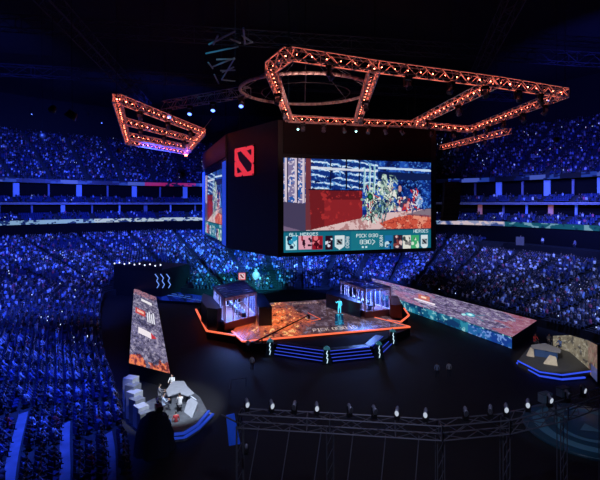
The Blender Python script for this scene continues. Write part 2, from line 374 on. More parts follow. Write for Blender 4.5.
def person(pose, loc, face, label, shirt='black', group=None, cat='person'):
    "face: direction (x, y) that the person looks to"
    if pose not in PERS:
        me, hm = person_mesh('person', pose, pose != 'sit'); PERS[pose] = (me, hm.mesh('hair', MATS['hair_dark']))
    me, hme = PERS[pose]
    o = bpy.data.objects.new('person', me); C.objects.link(o); h = bpy.data.objects.new('hair', hme); C.objects.link(h); h.parent = o
    o.location = loc; o.rotation_euler = (0, 0, math.atan2(face[1], face[0])-math.pi/2)
    o.material_slots[1].link = 'OBJECT'; o.material_slots[1].material = dict(SH)[shirt]
    return tag(o, label, cat, group)

seatm = mat('seat_plastic', (.015, .03, .12), .45, noise=.1)
def seat_mb():
    m = MB(); m.box((0, .02, .42), (.46, .44, .06)); m.box((0, -.22, .68), (.46, .06, .5), 0, R(-10)); m.box((0, -.02, .2), (.08, .3, .4)); return m
def slots():
    out = []   # x, y, z, th, tier, t
    def ring(rf, z, tier, t, dth=9):
        th = -math.pi
        while th < math.pi:
            r = float(rf(th)); a = .56/r
            ph = (th/R(dth)) % 1.0; aw = .75/(r*R(dth))
            if ph > aw and ph < 1-aw: out.append((CX+r*math.cos(th), CY+r*math.sin(th), z, th, tier, t))
            th += a
    for k in range(NR):
        t = (k+.45)/NR; ring(lambda th, t=t: RI(th)+(RO(th)-RI(th))*t, tz(k/NR), 1, t)
    for a, b, z0, z1, n, tier in (T2+(2,), T3+(3,), T4+(4,)):
        for k in range(n if tier == 4 else n-1): ring(lambda th, k=k: RO(th)+a+(b-a)*(k+.45)/n, z0+(z1-z0)*k/max(1, n-1), tier, k/n, 6)
    return np.array(out)
S = slots()
px = 300+F*S[:, 0]/np.maximum(S[:, 1], 1); py = HOR+(CAMZ-S[:, 2]-.8)*F/np.maximum(S[:, 1], 1)
inv = (S[:, 1] > 12)&(px > -90)&(px < 690)&(py > 20)&(py < 540)
# keep the dark portal, the camera bay under the ribbon and the black-draped block clear
gap = ((S[:, 0] > -43)&(S[:, 0] < -26)&(S[:, 1] > 93)&(S[:, 1] < 112)&(S[:, 4] == 1))
th = S[:, 3]
gap |= (S[:, 4] == 1)&(S[:, 5] > .78)&(S[:, 0] > 44)&(S[:, 1] < 116)
WALK = (1, 5, 9, 13, 17)
kk = np.round(S[:, 5]*NR-.45)
gap |= (S[:, 4] == 1)&(S[:, 0] < 0)&(S[:, 1] < 37)&np.isin(kk, WALK)
S = S[inv&~gap]; px = px[inv&~gap]; py = py[inv&~gap]
n_ = len(S); u = rng.random(n_)
# clumps of empty places
cl_ = np.sin(S[:, 0]*.31+S[:, 2]*1.3)*np.sin(S[:, 1]*.27-S[:, 2])
lowf = np.sin(S[:, 0]*.11+2)*np.sin(S[:, 1]*.13+S[:, 2]*.5)+.6*np.sin(S[:, 0]*.23-S[:, 1]*.19)
occ = np.where(S[:, 4] == 1, np.where(lowf > .55, .5, .92), np.where(S[:, 4] == 4, .74, .3))-.22*(cl_ > .45)
near = (S[:, 4] == 1)&(S[:, 1] < 44)&(S[:, 0] < 0); occ = np.where(near, .55, occ)
mid = (S[:, 4] == 1)&(S[:, 0] < 0)&(S[:, 1] < 62)&(S[:, 1] >= 50)&(S[:, 5] < .35); occ = np.where(mid, .62, occ)
occd = u < occ
D = S[:, 1]
order = np.argsort(np.where(((px > -5)&(px < 605)&(py < 485)), D, 1e6))
ind = np.zeros(n_, bool); idx = [i for i in order if occd[i]][:290]; ind[idx] = True
inds = np.zeros(n_, bool); inds[order[:290]] = True
pal = np.array([(.008, .008, .01), (.015, .015, .025), (.03, .03, .045), (.1, .1, .13), (.03, .05, .18), (.5, .1, .16), (.5, .52, .6), (.95, .95, .98), (.3, .45, .75)])
prob = np.array([.24, .2, .14, .1, .09, .04, .08, .06, .05]); 
def stuff_mesh(name, tv, tf, sel, cols, m, jit=.0):
    T = np.array(tv, float); s = S[sel]; n = len(s); nv = len(T)
    ang = s[:, 3]+math.pi/2 + jit*rng.normal(size=n)   # +Y local looks to the centre
    ca, sa = np.cos(ang)[:, None], np.sin(ang)[:, None]
    hs = (1+.08*rng.normal(size=n))[:, None] if jit else 1.
    X = s[:, 0:1]+T[None, :, 0]*ca-T[None, :, 1]*sa; Y = s[:, 1:2]+T[None, :, 0]*sa+T[None, :, 1]*ca; Z = s[:, 2:3]+T[None, :, 2]*hs
    V = np.stack([X, Y, Z], -1).reshape(-1, 3)
    L = np.concatenate([np.array(f) for f in tf]); cnt = np.array([len(f) for f in tf])
    LL = (L[None]+np.arange(n)[:, None]*nv).ravel().astype(np.int32); CN = np.tile(cnt, n); st = np.r_[0, np.cumsum(CN)[:-1]].astype(np.int32)
    me = bpy.data.meshes.new(name); me.vertices.add(len(V)); me.vertices.foreach_set('co', V.ravel()); me.loops.add(len(LL)); me.loops.foreach_set('vertex_index', LL)
    me.polygons.add(len(CN)); me.polygons.foreach_set('loop_start', st); me.update(calc_edges=True)
    if cols is not None:
        at = me.color_attributes.new('tint', 'FLOAT_COLOR', 'POINT'); c = np.ones((n, nv, 4)); c[:, :, :3] = cols; at.data.foreach_set('color', c.ravel())
    me.materials.append(m); o = bpy.data.objects.new(name, me); C.objects.link(o); o['kind'] = 'stuff'; return o
def tb(x0, x1, y0, y1, z0, z1, k, tx=1., oy=0.):
    cx = (x0+x1)/2; v = [(x0, y0, z0), (x1, y0, z0), (x1, y1, z0), (x0, y1, z0)]+[(cx+(x-cx)*tx, y+oy, z1) for x, y in ((x0, y0), (x1, y0), (x1, y1), (x0, y1))]
    f = [(4, 5, 6, 7), (0, 1, 5, 4), (1, 2, 6, 5), (2, 3, 7, 6), (3, 0, 4, 7)]; return v, [tuple(i+k for i in q) for q in f]
tv, tf = tb(-.17, .17, -.14, .1, .45, 1.12, 0, 1.25, .02)
v2, f2 = tb(-.18, .18, .05, .5, .38, .58, 8); v3, f3 = tb(-.17, .17, .36, .5, .0, .4, 16)
hd = [(-.09, 0, 1.3), (.09, 0, 1.3), (0, .13, 1.28), (0, -.11, 1.3), (0, .02, 1.43), (0, .03, 1.12)]
f4 = [(0, 3, 4), (3, 1, 4), (1, 2, 4), (2, 0, 4), (3, 0, 5), (1, 3, 5), (2, 1, 5), (0, 2, 5)]
tv = tv+v2+v3+hd; tf = tf+f2+f3+[tuple(i+24 for i in q) for q in f4]
sel = occd&~ind; n = sel.sum()
ci = rng.choice(len(pal), n, p=prob/prob.sum()); col = np.zeros((n, 30, 3)); col[:, :8] = pal[ci][:, None]; col[:, 8:24] = (.04, .045, .07)
skin = np.where(rng.random((n, 1)) < .7, np.array([[.6, .4, .32]]), np.array([[.2, .12, .1]])); col[:, 24:] = skin[:, None]; col[:, 27] = (.02, .02, .02); col[:, 28] = (.03, .03, .03)
crowdm = mat('crowd_clothes', (.1, .1, .1), .8, attr='tint')
stuff_mesh('crowd', tv, tf, sel, col, crowdm, .25)
# pale seat backs of the places nobody took
sv, sf = tb(-.23, .23, -.2, .24, .36, .45, 0); v2, f2 = tb(-.23, .23, -.3, -.24, .42, .92, 8, 1., -.06)
o = stuff_mesh('empty_seats', sv+v2, sf+f2, ~occd&~inds, None, seatm)
# lit phones held up here and there
sel2 = sel&(rng.random(n_) < .022); sv, sf = tb(-.05, .05, .36, .38, .92, 1.0, 0)
v2, f2 = tb(-.06, .06, .3, .32, .85, 1.0, 0)
stuff_mesh('phone_screen_lights', v2, [f2[1], f2[3], f2[0]], sel2, None, mat('phone_glow', (.1, .1, .1), .4, emis=(.55, .7, 1), strength=2.2))
seat0 = seat_mb().mesh('stadium_seat', seatm)
def place_name(x, y, t):
    side = 'beyond the long runway' if x > 0 else ('behind the caster platform' if y < 46 else 'beside the grey runway')
    return side, ('lowest rows' if t < .3 else 'middle rows' if t < .6 else 'high rows')
for i in np.where(inds)[0]:
    o = bpy.data.objects.new('stadium_seat', seat0); C.objects.link(o); o.location = S[i, :3]; o.rotation_euler = (0, 0, S[i, 3]+math.pi/2)
    sd, rw = place_name(S[i, 0], S[i, 1], S[i, 5])
    tag(o, f'blue plastic folding seat in the {rw} {sd}', 'seat', f'seats in the {rw} {sd}')
shn = ['black', 'black', 'black', 'grey', 'blue', 'white', 'pale blue', 'red']; shp = [.2, .1, .1, .16, .12, .16, .12, .04]
for i in idx:
    s_ = str(rng.choice(shn, p=shp)); sd, rw = place_name(S[i, 0], S[i, 1], S[i, 5]); a = S[i, 3]+math.pi+rng.normal()*.15
    person('sit', Vector(S[i, :3])+Vector((0, 0, .0)), (math.cos(a), math.sin(a)), f'{s_}-topped spectator seated in the {rw} {sd}', s_, f'{s_}-topped spectators in the {rw} {sd}')

# ------------------------------------------------------------------ centre screen block
A = Vector((-2.8, 75, 0)); E = Vector((24.2, 83.7, 0)); B = Vector((-14.5, 89.5, 0)); W = Vector((-26.5, 124, 0))
U = (E-A).normalized(); N = Vector((-U.y, U.x, 0))
sb = empty('scoreboard', (8, 100, 11.4), 'huge black block hung over the stage with video screens on its faces', 'scoreboard')
A2 = A-U*.9; E2 = E+U*1.3; Er = E2+U*6+N*15; Wr = W+U*1; K1 = Er+N*28; K2 = K1-U*8+N*8; K3 = W+U*8+N*4
outer = [tuple(p.xy) for p in (A2, E2, Er, K1, K2, K3, W, B)]
hb = MB(); hb.prism([(x, y) for x, y in outer], 11.2, 34.0); hb.build('housing', mat('screen_housing', (.012, .012, .016), .45), sb)
ctr = Vector((8, 104, 0))
def face_box(p, q, z0, z1, off, name, m, parent, th=.25):
    d = (q-p).normalized(); nn_ = Vector((d.y, -d.x, 0)); 
    if (((p+q)/2)-ctr).dot(nn_) < 0: nn_ = -nn_
    a = p+nn_*off; b_ = q+nn_*off; a2 = a+nn_*th; b2 = b_+nn_*th
    return MB().prism([tuple(a.xy), tuple(b_.xy), tuple(b2.xy), tuple(a2.xy)], z0, z1).build(name, m, parent), nn_
hs = 2.0
cv = Canvas(294, 184, (10, 20, 60)); W_, H_ = 294, 184
X = lambda x: (x-45)/488*294; 
def Yf(x, y): tp = 60+(x-45)/488*20; bt = 375-(x-45)/488*13; return (y-tp)/(bt-tp)*184
def Q(*pts): return [(X(x), Yf(x, y)) for x, y in pts]
nb = cv.noise(9, 21, 4); nf = cv.noise(3, 22, 2)
# arena scene at the back of the picture
cv.put(cv.mpoly(Q((40, 55), (540, 55), (540, 260), (40, 260))), (12, 40, 120)); up = cv.mpoly(Q((40, 55), (540, 55), (540, 235), (40, 235)))
cv.put(up&(nb > .55), (30, 80, 180)); cv.put(up&(nf > .66), (70, 130, 210)); cv.put(up&(nb < .36), (8, 20, 70))
cv.poly(Q((340, 92), (535, 104), (535, 111), (340, 99)), (200, 225, 250)); cv.poly(Q((340, 108), (535, 118), (535, 140), (340, 135)), (14, 30, 80))
# glass window of the on-screen booth
wn = cv.mpoly(Q((120, 58), (345, 66), (345, 165), (120, 165))); cv.put(wn, (16, 50, 130)); st = np.sin((cv.Y*1.15-cv.X*.16)*.42+nb*5)
cv.put(wn&(st > .55), (130, 185, 235)); cv.put(wn&(st > .88), (225, 240, 255)); cv.put(wn&(nf > .68), (90, 150, 215)); cv.put(wn&(nb < .35), (8, 26, 86))
for x in (190, 240, 282): cv.line(X(x), Yf(x, 60), X(x), Yf(x, 165), 2.2, (12, 16, 44))
cv.poly(Q((120, 88), (340, 104), (340, 110), (120, 98)), (235, 240, 250), .8)
# left posts and panels
cv.poly(Q((40, 55), (118, 57), (118, 212), (40, 212)), (130, 120, 160)); lf = cv.X < X(118)
cv.put(lf&(cv.Y < Yf(80, 212))&(nb > .5), (40, 90, 170)); cv.put(lf&(cv.Y < Yf(80, 212))&(nf > .62), (225, 215, 230))
for x in (52, 82, 104): cv.line(X(x), 0, X(x), Yf(x, 208), 4, (215, 200, 215)); cv.line(X(x)+3, 0, X(x)+3, Yf(x, 208), 1.6, (40, 30, 70))
cv.poly(Q((40, 205), (118, 214), (118, 305), (40, 305)), (70, 62, 92)); cv.poly(Q((112, 57), (128, 57), (128, 305), (112, 305)), (110, 50, 60))
cv.poly(Q((122, 165), (292, 170), (292, 268), (128, 303)), (140, 34, 40)); rp = cv.mpoly(Q((122, 165), (292, 170), (292, 268), (128, 303)))
cv.put(rp&(cv.Y < Yf(150, 200)), (104, 24, 32)); cv.put(rp&(cv.X < X(170)), (112, 28, 34)); cv.put(rp&(nb > .62), (168, 44, 46))
cv.line(X(122), Yf(122, 166), X(292), Yf(292, 171), 2, (20, 16, 40))
# pale floor and red patch
fp = cv.mpoly(Q((50, 308), (128, 300), (292, 262), (345, 248), (540, 232), (540, 308))); cv.put(fp, (222, 190, 190)); cv.put(fp&(nb < .42), (180, 130, 130))
cv.poly(Q((40, 285), (100, 303), (40, 306)), (120, 100, 130))
rp = cv.mpoly(Q((350, 280), (400, 262), (470, 250), (540, 256), (540, 300), (380, 304))); cv.put(rp, (206, 84, 64)); cv.put(rp&(nb > .55), (232, 150, 125)); cv.put(rp&(nf < .36), (160, 54, 46)); cv.poly(Q((440, 252), (540, 226), (540, 262)), (40, 50, 90), .7)
# pale armoured creatures, built from loose blobs
def blobs(x0, y0, x1, y1, n, cols, r0, r1, seed):
    g = random.Random(seed)
    for _ in range(n):
        x = g.gauss((x0+x1)/2, (x1-x0)/4); y = g.uniform(y0, y1); r = g.uniform(r0, r1); cv.ell(X(x), Yf(x, y), r, r*g.uniform(.5, 1.7), g.choice(cols))
WH = [(225, 240, 230), (190, 215, 200), (130, 165, 150), (90, 120, 120), (235, 235, 225)]
def strokes(x0, y0, x1, y1, n, cols, L, wd, seed, lean=0.):
    g = random.Random(seed)
    for _ in range(n):
        x = g.gauss((x0+x1)/2, (x1-x0)/4.5); y = g.uniform(y0, y1); a = g.gauss(math.pi/2+lean, .5); l = g.uniform(L*.4, L); cv.line(X(x), Yf(x, y), X(x)+l*math.cos(a), Yf(x, y)+l*math.sin(a), g.uniform(.6, 1)*wd, g.choice(cols))
blobs(300, 150, 352, 250, 60, WH+[(60, 110, 80), (40, 70, 90)], 1.2, 3.4, 1); strokes(296, 145, 352, 262, 80, WH+[(40, 60, 70), (190, 60, 60), (40, 60, 70)], 14, 2.2, 11)
strokes(305, 235, 345, 262, 18, [(30, 40, 50), (200, 225, 215), (90, 110, 110)], 14, 3, 2)
for x, y0 in ((300, 95), (318, 84), (334, 90)): cv.line(X(x), Yf(x, y0), X(x-2), Yf(x, 175), 3.2, (150, 205, 215), .85); cv.line(X(x)+2, Yf(x, y0+12), X(x), Yf(x, 175), 1, (230, 245, 245))
cv.ell(X(319), Yf(319, 192), 6, 7, (20, 60, 44)); cv.ell(X(319), Yf(319, 192), 3, 4, (40, 130, 90))
blobs(350, 120, 380, 185, 34, WH, 1.5, 4, 3); blobs(362, 160, 418, 235, 60, WH+[(200, 150, 150)], 1.5, 4, 4); strokes(350, 120, 420, 235, 90, WH+[(40, 70, 100), (70, 90, 110)], 13, 2, 12, -.3)
strokes(345, 200, 372, 262, 26, [(60, 100, 110), (150, 190, 190), (20, 40, 60)], 16, 3, 8)
blobs(410, 195, 465, 240, 50, [(225, 150, 150), (190, 50, 50), (235, 225, 225), (60, 60, 90)], 1.2, 3.4, 5); strokes(450, 165, 492, 230, 60, [(205, 40, 44), (235, 225, 230), (110, 40, 60), (30, 50, 110)], 12, 2.6, 6, -.5)
strokes(485, 178, 507, 222, 16, [(190, 215, 240), (120, 160, 210)], 12, 3, 7, .6)
# pick bar
bar = cv.mpoly(Q((40, 303), (540, 298), (540, 380), (40, 380))); cv.put(bar, (16, 104, 128)); cv.put(bar&(cv.X > X(255))&(cv.X < X(350)), (24, 116, 134)); cv.put(bar&(cv.Y < Yf(100, 308)), (20, 70, 90))
cv.text('ALL HEROES', X(62), Yf(62, 309), .95, (215, 240, 245)); cv.text('HEROES', X(470), Yf(470, 302), .9, (215, 240, 245))
P5 = [((52, 85), [(190, 235, 245), (40, 150, 190), (15, 40, 70)]), ((90, 130), [(225, 160, 180), (150, 30, 50), (40, 10, 30)]), ((131, 165), [(150, 20, 40), (230, 120, 130), (70, 8, 24)]), ((172, 196), [(40, 10, 30), (200, 90, 110), (220, 220, 235)]),
      ((368, 396), [(30, 110, 170), (190, 220, 235), (12, 30, 60)]), ((398, 430), [(40, 30, 50), (220, 190, 190), (130, 60, 60)]), ((432, 460), [(225, 225, 215), (120, 120, 120), (60, 70, 70)]), ((462, 490), [(60, 170, 110), (210, 235, 210), (20, 60, 50)])]
for k, ((x0, x1), cs) in enumerate(P5):
    y0, y1 = Yf(x0, 320), Yf(x0, 366); cv.rect(X(x0), y0, X(x1), y1, cs[0]); g = random.Random(k+40)
    for _ in range(16): cv.put((((cv.X-X(g.uniform(x0+3, x1-3)))/g.uniform(1.5, 5))**2+((cv.Y-g.uniform(y0+3, y1-3))/g.uniform(1.5, 6))**2 <= 1)&(cv.X >= X(x0))&(cv.X < X(x1))&(cv.Y > y0)&(cv.Y < y1), g.choice(cs))
for x0, x1 in ((202, 234), (497, 522)):
    y0, y1 = Yf(x0, 320), Yf(x0, 366); xm = (x0+x1)/2; cv.poly([(X(x0), y0), (X(x1), y0), (X(x1), y1-6), (X(xm), y1+1), (X(x0), y1-6)], (215, 228, 232)); cv.emblem(X(xm), (y0+y1)/2-1, 6, (150, 170, 178), (30, 20, 30))
cv.text('RADO', X(238), Yf(238, 324), 1, (225, 240, 245), True); cv.text('NAOR', X(350), Yf(350, 320), 1, (225, 240, 245), True)
cv.text('PICK 0:30', X(273), Yf(273, 316), 1.0, (235, 250, 250)); cv.text('830', X(284), Yf(284, 334), 1.35, (235, 250, 250)); cv.text('>', X(325), Yf(325, 332), 1.7, (235, 250, 250))
for i in (0, 1): cv.rect(X(290+12*i), Yf(290, 356), X(297+12*i), Yf(290, 362), (200, 230, 235))
cv.a *= .92
f1, nrm = face_box(A, E, 11.7, 27.8, .02, 'front_screen', blackg, sb, .2)
off = nrm*.24; z0, z1 = 11.9, 27.7
scr = led('picture', cv, (A+off)+Vector((0, 0, z1)), (E+off)+Vector((0, 0, z1)), (E+off)+Vector((0, 0, z0)), (A+off)+Vector((0, 0, z0)), LED, f1)
B1 = B; f2_, nl = face_box(B1, W, 11.7, 29.2, .02, 'side_screen', blackg, sb, .2)
dW = (W-B1); bp = lambda t: B1+dW*t
sideL = led('picture', cv, bp(.86)+nl*.26+Vector((0, 0, 27.4)), bp(.13)+nl*.26+Vector((0, 0, 27.4)), bp(.13)+nl*.26+Vector((0, 0, 12.2)), bp(.86)+nl*.26+Vector((0, 0, 12.2)), LED, f2_)
bl = mat('blue_led_strip', (.02, .03, .2), .4, emis=(.02, .07, .75), strength=.75)
for a_, b_ in ((0, .1), (.9, 1)): o, _ = face_box(bp(a_), bp(b_), 11.7, 28.6, .24, 'light_column', bl, sb, .15)
# upper rim panels; reddish light on the side one is put into its colour
rim = mat('red_lit_rim', (.05, .012, .015), .5)
face_box(B1, W, 29.4, 33.8, .03, 'upper_panel', rim, sb, .3); face_box(A, E, 28.4, 33.8, .03, 'upper_panel', mat('front_rim_panel', (.012, .006, .008), .6, spec=.2), sb, .3)
# emblem on the chamfered corner
ch = (A2-B); pc = B+ch*.3; pd = B+ch*.7
cd = ch.normalized(); cn = Vector((cd.y, -cd.x, 0)); cn = cn if cn.y < 0 else -cn
e0 = Vector((-12.35, 0, 0)); 
def onch(t): return B+ch*t+cn*.28
ta, tb_ = .0, .5
# solve t for px 234.5 and 253.5
def tpx(p): 
    best = min(np.linspace(0, 1, 400), key=lambda t: abs(300+F*onch(t).x/onch(t).y-p)); return best
ta, tb_ = tpx(234.6), tpx(253.8); mdp = onch((ta+tb_)/2); zt = CAMZ+(HOR-147)/F*mdp.y; zb = CAMZ+(HOR-176)/F*mdp.y
cv2 = Canvas(40, 60, (228, 52, 64)); cv2.emblem(20, 30, 19.9, (228, 52, 64), (22, 6, 14))
cv2 = Canvas(48, 66, (226, 50, 66)); K = (16, 6, 16)
cv2.poly([(7, 10), (16, 8), (43, 40), (42, 55), (33, 58), (12, 28)], K); cv2.poly([(31, 9), (42, 8), (42, 20), (40, 21)], K); cv2.poly([(6, 46), (9, 44), (19, 57), (7, 58)], K)
for x, y in ((0, 0), (47, 1), (1, 65), (46, 64), (30, 0), (0, 30), (47, 40), (20, 65)): cv2.ell(x, y, 2.2, 2, (20, 6, 14))
emb, _ = face_box(B+ch*ta, B+ch*tb_, zb-.1, zt+.1, .02, 'emblem_panel', blackg, sb, .22)
led('emblem_face', cv2, onch(ta)+Vector((0, 0, zt)), onch(tb_)+Vector((0, 0, zt)), onch(tb_)+Vector((0, 0, zb)), onch(ta)+Vector((0, 0, zb)), LED, emb)
for p in (A2+U*3+N*4, E2-U*2+N*4, B+U*3+N*3, W+U*6, K1-U*3, Er-U*3):
    MB().tube((p.x, p.y, 33.9), (p.x, p.y, 55.95), .08, 6).build('hoist_chain', darkm, sb)
tl = MB().tube((11, 78.2, 11.1), (11, 78.2, 11.2), .1); 

# ------------------------------------------------------------------ trusses
glow = mat('red_lamp', (.5, .05, .02), .4, emis=(1, .14, .07), strength=42)
hot = mat('red_lamp_hot', (.5, .05, .02), .4, emis=(1, .12, .05), strength=14)
def truss_mb(p, q, w=1.05, rc=.065, rd=.042, step=1.15, mb=None, ends=True):
    p = Vector(p); q = Vector(q); d = (q-p); L = d.length; d.normalize(); s = d.cross(Vector((0, 0, 1))).normalized()*w/2; up = s.cross(d).normalized()*w/2
    mb = mb or MB(); cs = [s+up, s-up, -s-up, -s+up]
    for c in cs: mb.tube(p+c, q+c, rc, 5)
    n = max(1, round(L/step))
    for i in range(n):
        a = p+d*L*i/n; b = p+d*L*(i+1)/n
        for j in range(4):
            c0, c1 = cs[j], cs[(j+1) % 4]
            mb.tube(a+(c0 if i % 2 else c1), b+(c1 if i % 2 else c0), rd, 4)
        if i % 3 == 0:
            for j in range(4): mb.tube(a+cs[j], a+cs[(j+1) % 4], rd, 4)
    if ends:
        for a in (p, q):
            for j in range(4): mb.tube(a+cs[j], a+cs[(j+1) % 4], rd, 4)
    return mb
uplight = MB().lathe([(.001, -.06), (.05, -.04), (.06, 0), (.05, .04), (.001, .06)], 8).mesh('lamp', glow)
hotlight = MB().lathe([(.001, -.45), (.36, -.34), (.45, 0), (.36, .34), (.001, .45)], 10).mesh('lamp', hot)
def lamps(sec, p, q, step=2.0, off=.0):
    p = Vector(p); q = Vector(q); n = max(1, round((q-p).length/step))
    for i in range(n):
        x = lerp(p, q, (i+.5)/n)+Vector((0, 0, off)); o = bpy.data.objects.new('lamp', uplight); C.objects.link(o); o.parent = sec; o.location = x-ORG[sec.name]
        o.scale = (random.uniform(.6, 1.2),)*3
glow_m = mat('added_red_glow', (.5, .1, .06), .4, emis=(1, .2, .13), strength=1.05)  # added glowing strips that give the truss members their red-lit look
def add_glow(sec, p, q, w):
    p, q = Vector(p), Vector(q); d = (q-p).normalized(); s_ = d.cross(Vector((0, 0, 1))).normalized()*w/2; up = s_.cross(d).normalized()*w/2; mb = MB()
    n = max(1, round((q-p).length/1.15))
    for c in (s_+up, -s_-up): mb.tube(p+c*.93, q+c*.93, .045, 4)
    for i in range(n):
        a = lerp(p, q, i/n); b = lerp(p, q, (i+1)/n); c0, c1 = (s_+up, s_-up) if i % 2 else (s_-up, s_+up); mb.tube(a+c0*.93, b+c1*.93, .03, 4); mb.tube(a-c0*.93, b-c1*.93, .03, 4)
    mb.build('added_glow', glow_m, sec)
def truss_frame(name, loc, edges, label, w=1.05, lamp=True, m=steel, hang=(), **k):
    t = empty(name, loc, label, 'truss')
    for e in edges:
        p, q = e[:2]; sec = truss_mb(p, q, w, **k).build('truss_section', m, t)
        if lamp:
            lamps(sec, p, q, 1.5); add_glow(sec, p, q, w)
    for h in hang:
        MB().tube(h, (h[0], h[1], 55.95), .035, 5).build('hoist_chain', darkm, t)
    return t
ZT = 33.8
g = lambda x, y: G(x, y, ZT)
a, b, c, d, e = g(270, 68), g(289, 53.5), g(565, 93), g(470, 129.5), g(289, 118.5)
x1a, x1b = g(375, 66.5), g(357, 122); x2a, x2b = g(496, 82), g(413, 124)
RF = truss_frame('lighting_truss', tuple(g(380, 95)), [(a, b), (b, x1a), (x1a, x2a), (x2a, c), (c, d), (d, x2b), (x2b, x1b), (x1b, e), (e, a), (x1a, x1b), (x2a, x2b)], 'six-sided orange-lit lighting truss hung in front of the big screen', hang=[tuple(p) for p in (a, b, c, d, e, x1a, x2a)])
p1, p2 = g(441, 147.5), g(509, 131)
truss_frame('lighting_truss', tuple(p1), [(p1, p2)], 'short orange-lit truss seen past the corner of the six-sided frame', hang=[tuple(p1), tuple(p2)])
la, lb, lc, ld = g(116.5, 98), g(203, 132), g(186, 152.5), g(128, 142)
m1a, m1b = lerp(la, ld, .38), lerp(lb, lc, .34); m2a, m2b = lerp(la, ld, .75), lerp(lb, lc, .7)
LF = truss_frame('lighting_truss', tuple(g(160, 130)), [(la, lb), (lb, lc), (lc, ld), (ld, la), (m1a, m1b), (m2a, m2b)], 'orange-lit ladder-shaped truss hung over the blue stands with one blazing lamp', hang=[tuple(p) for p in (la, lb, lc, ld)])
o = bpy.data.objects.new('lamp', hotlight); C.objects.link(o); o.parent = LF; hp = lc+Vector((0, 0, -.6)); o.location = hp-ORG[LF.name]; o['label'] = 'blazing red-orange lamp'
for k_ in range(5): 
    q = lerp(lb, lc, .1+.2*k_); MB().tube(q+Vector((0, 0, .4)), q+Vector((2.4, -1.2, 3.0)), .05, 5).build('spike', steel, LF)
ga, gb = G(164, 106, 36), G(248, 91.5, 36)
truss_frame('lighting_truss', tuple(ga), [(ga, gb)], 'unlit grey truss carrying a row of blue-white spotlights', 1.3, False, mat('grey_truss', (.35, .33, .4), .4, .5), hang=[tuple(ga), tuple(gb)], rc=.07, rd=.05)
# ring
t = empty('ring_truss', (0.8, 63.5, 36), 'pale curved pipe ring hung above the orange truss', 'truss')
rp_ = MB(); pts = [Vector((0.8+9.2*math.cos(x), 63.5+8.6*math.sin(x), 36)) for x in np.linspace(0, 2*math.pi, 65)]; rp_.path(pts, .24, 8); rp_.build('ring', mat('ring_pipe', (.75, .55, .5), .4, .2), t)
rp_ = MB(); pts2 = [Vector((0.8+6.2*math.cos(x), 63.5+5.8*math.sin(x), 35.6)) for x in np.linspace(0, 2*math.pi, 49)]; rp_.path(pts2, .07, 6); rp_.build('inner_ring', darkm, t)
for k_ in range(8):
    p = pts[k_*8]; MB().tube(p, (0.8, 63.5, 42), .04, 5).build('bridle_cable', greym, t)
MB().tube((.8, 63.5, 42), (.8, 63.5, 55.95), .05, 5).build('hoist_chain', darkm, t)
for k_ in range(0, 48, 12): MB().tube(pts2[k_], pts[k_*64//48], .04, 5).build('spoke', darkm, t)
# roof steel
roofm = mat('roof_steel', (.05, .05, .07), .6, .3)
for k_, (p, q) in enumerate([((-60, 40, 50), (70, 62, 50)), ((-75, 70, 50), (75, 96, 50)), ((-30, 30, 48), (-44, 130, 48)), ((20, 25, 48), (46, 128, 48)), ((-70, 100, 50), (60, 126, 50)), ((-20, 36, 46), (60, 36, 46))]):
    o = truss_mb(p, q, 2.2, .09, .06, 3.2).build('roof_truss', roofm, None, p); tag(o, ['dark roof truss crossing above the orange frame', 'dark roof truss running across behind the ring', 'dark roof truss running away above the ladder-shaped truss', 'dark roof truss running away over the screen end', 'far dark roof truss above the rear stand', 'dark roof truss crossing nearest overhead'][k_], 'roof truss')
cy = mat('roof_bracing', (.3, .5, .55), .5, .3)  # cyan light on the steel is partly put into its base colour
t = empty('roof_bracing', tuple(G(220, 60, 43)), 'cyan-lit zigzag steel bracing under the roof', 'roof bracing')
LN = [((40, 90), (255, 45)), ((80, 180), (230, 120)), ((110, 130), (235, 125)), ((145, 265), (230, 125)), ((145, 265), (235, 275)), ((135, 205), (235, 200)), ((95, 230), (125, 290)), ((55, 150), (85, 190)), ((200, -10), (270, 20)), ((90, 30), (120, -30)), ((295, 30), (350, 15)), ((280, -30), (350, 15)), ((150, 215), (225, 180)), ((60, 30), (235, -60)), ((290, -80), (300, 20))]
for p, q in LN: MB().tube(G(200+p[0]/6.67, 40+p[1]/6.67, 43), G(200+q[0]/6.67, 40+q[1]/6.67, 43), .14, 5).build('brace', cy, t)
for q in ((235, 125), (145, 265), (270, 20)):
    pp = G(200+q[0]/6.67, 40+q[1]/6.67, 43); MB().tube(pp, (pp.x, pp.y, 55.95), .06, 5).build('hanger', roofm, t)

# ------------------------------------------------------------------ light fixtures
def fixture(lens, z=0, s=1., name='moving_light', up=False):
    t = empty(name, (0, 0, 0), 'x', 'light fixture'); sg = 1 if up else -1
    MB().box((0, 0, sg*.08), (.42, .32, .14)).build('base', darkm, t)
    y = MB(); 
    for sx in (-1, 1): y.box((sx*.22, 0, sg*.36), (.05, .14, .44))
    y.box((0, 0, sg*.17), (.46, .14, .05)); y.build('yoke', darkm, t)
    M_ = Matrix.Translation((0, 0, sg*.48)) @ Matrix.Rotation(R(35 if not up else 70), 4, 'X')
    h = MB(); h.lathe([(.001, .24), (.12, .23), (.17, .1), (.15, -.05), (.19, -.26), (.17, -.28)], 12, M=M_); hh = h.build('head', mat('fixture_shell', (.3, .3, .38), .35, .3), t)
    l = MB(); l.lathe([(.001, -.275), (.165, -.275)], 12, M=M_); l.mi = 0; l.build('lens', lens, hh); t.scale = (s,)*3; return t
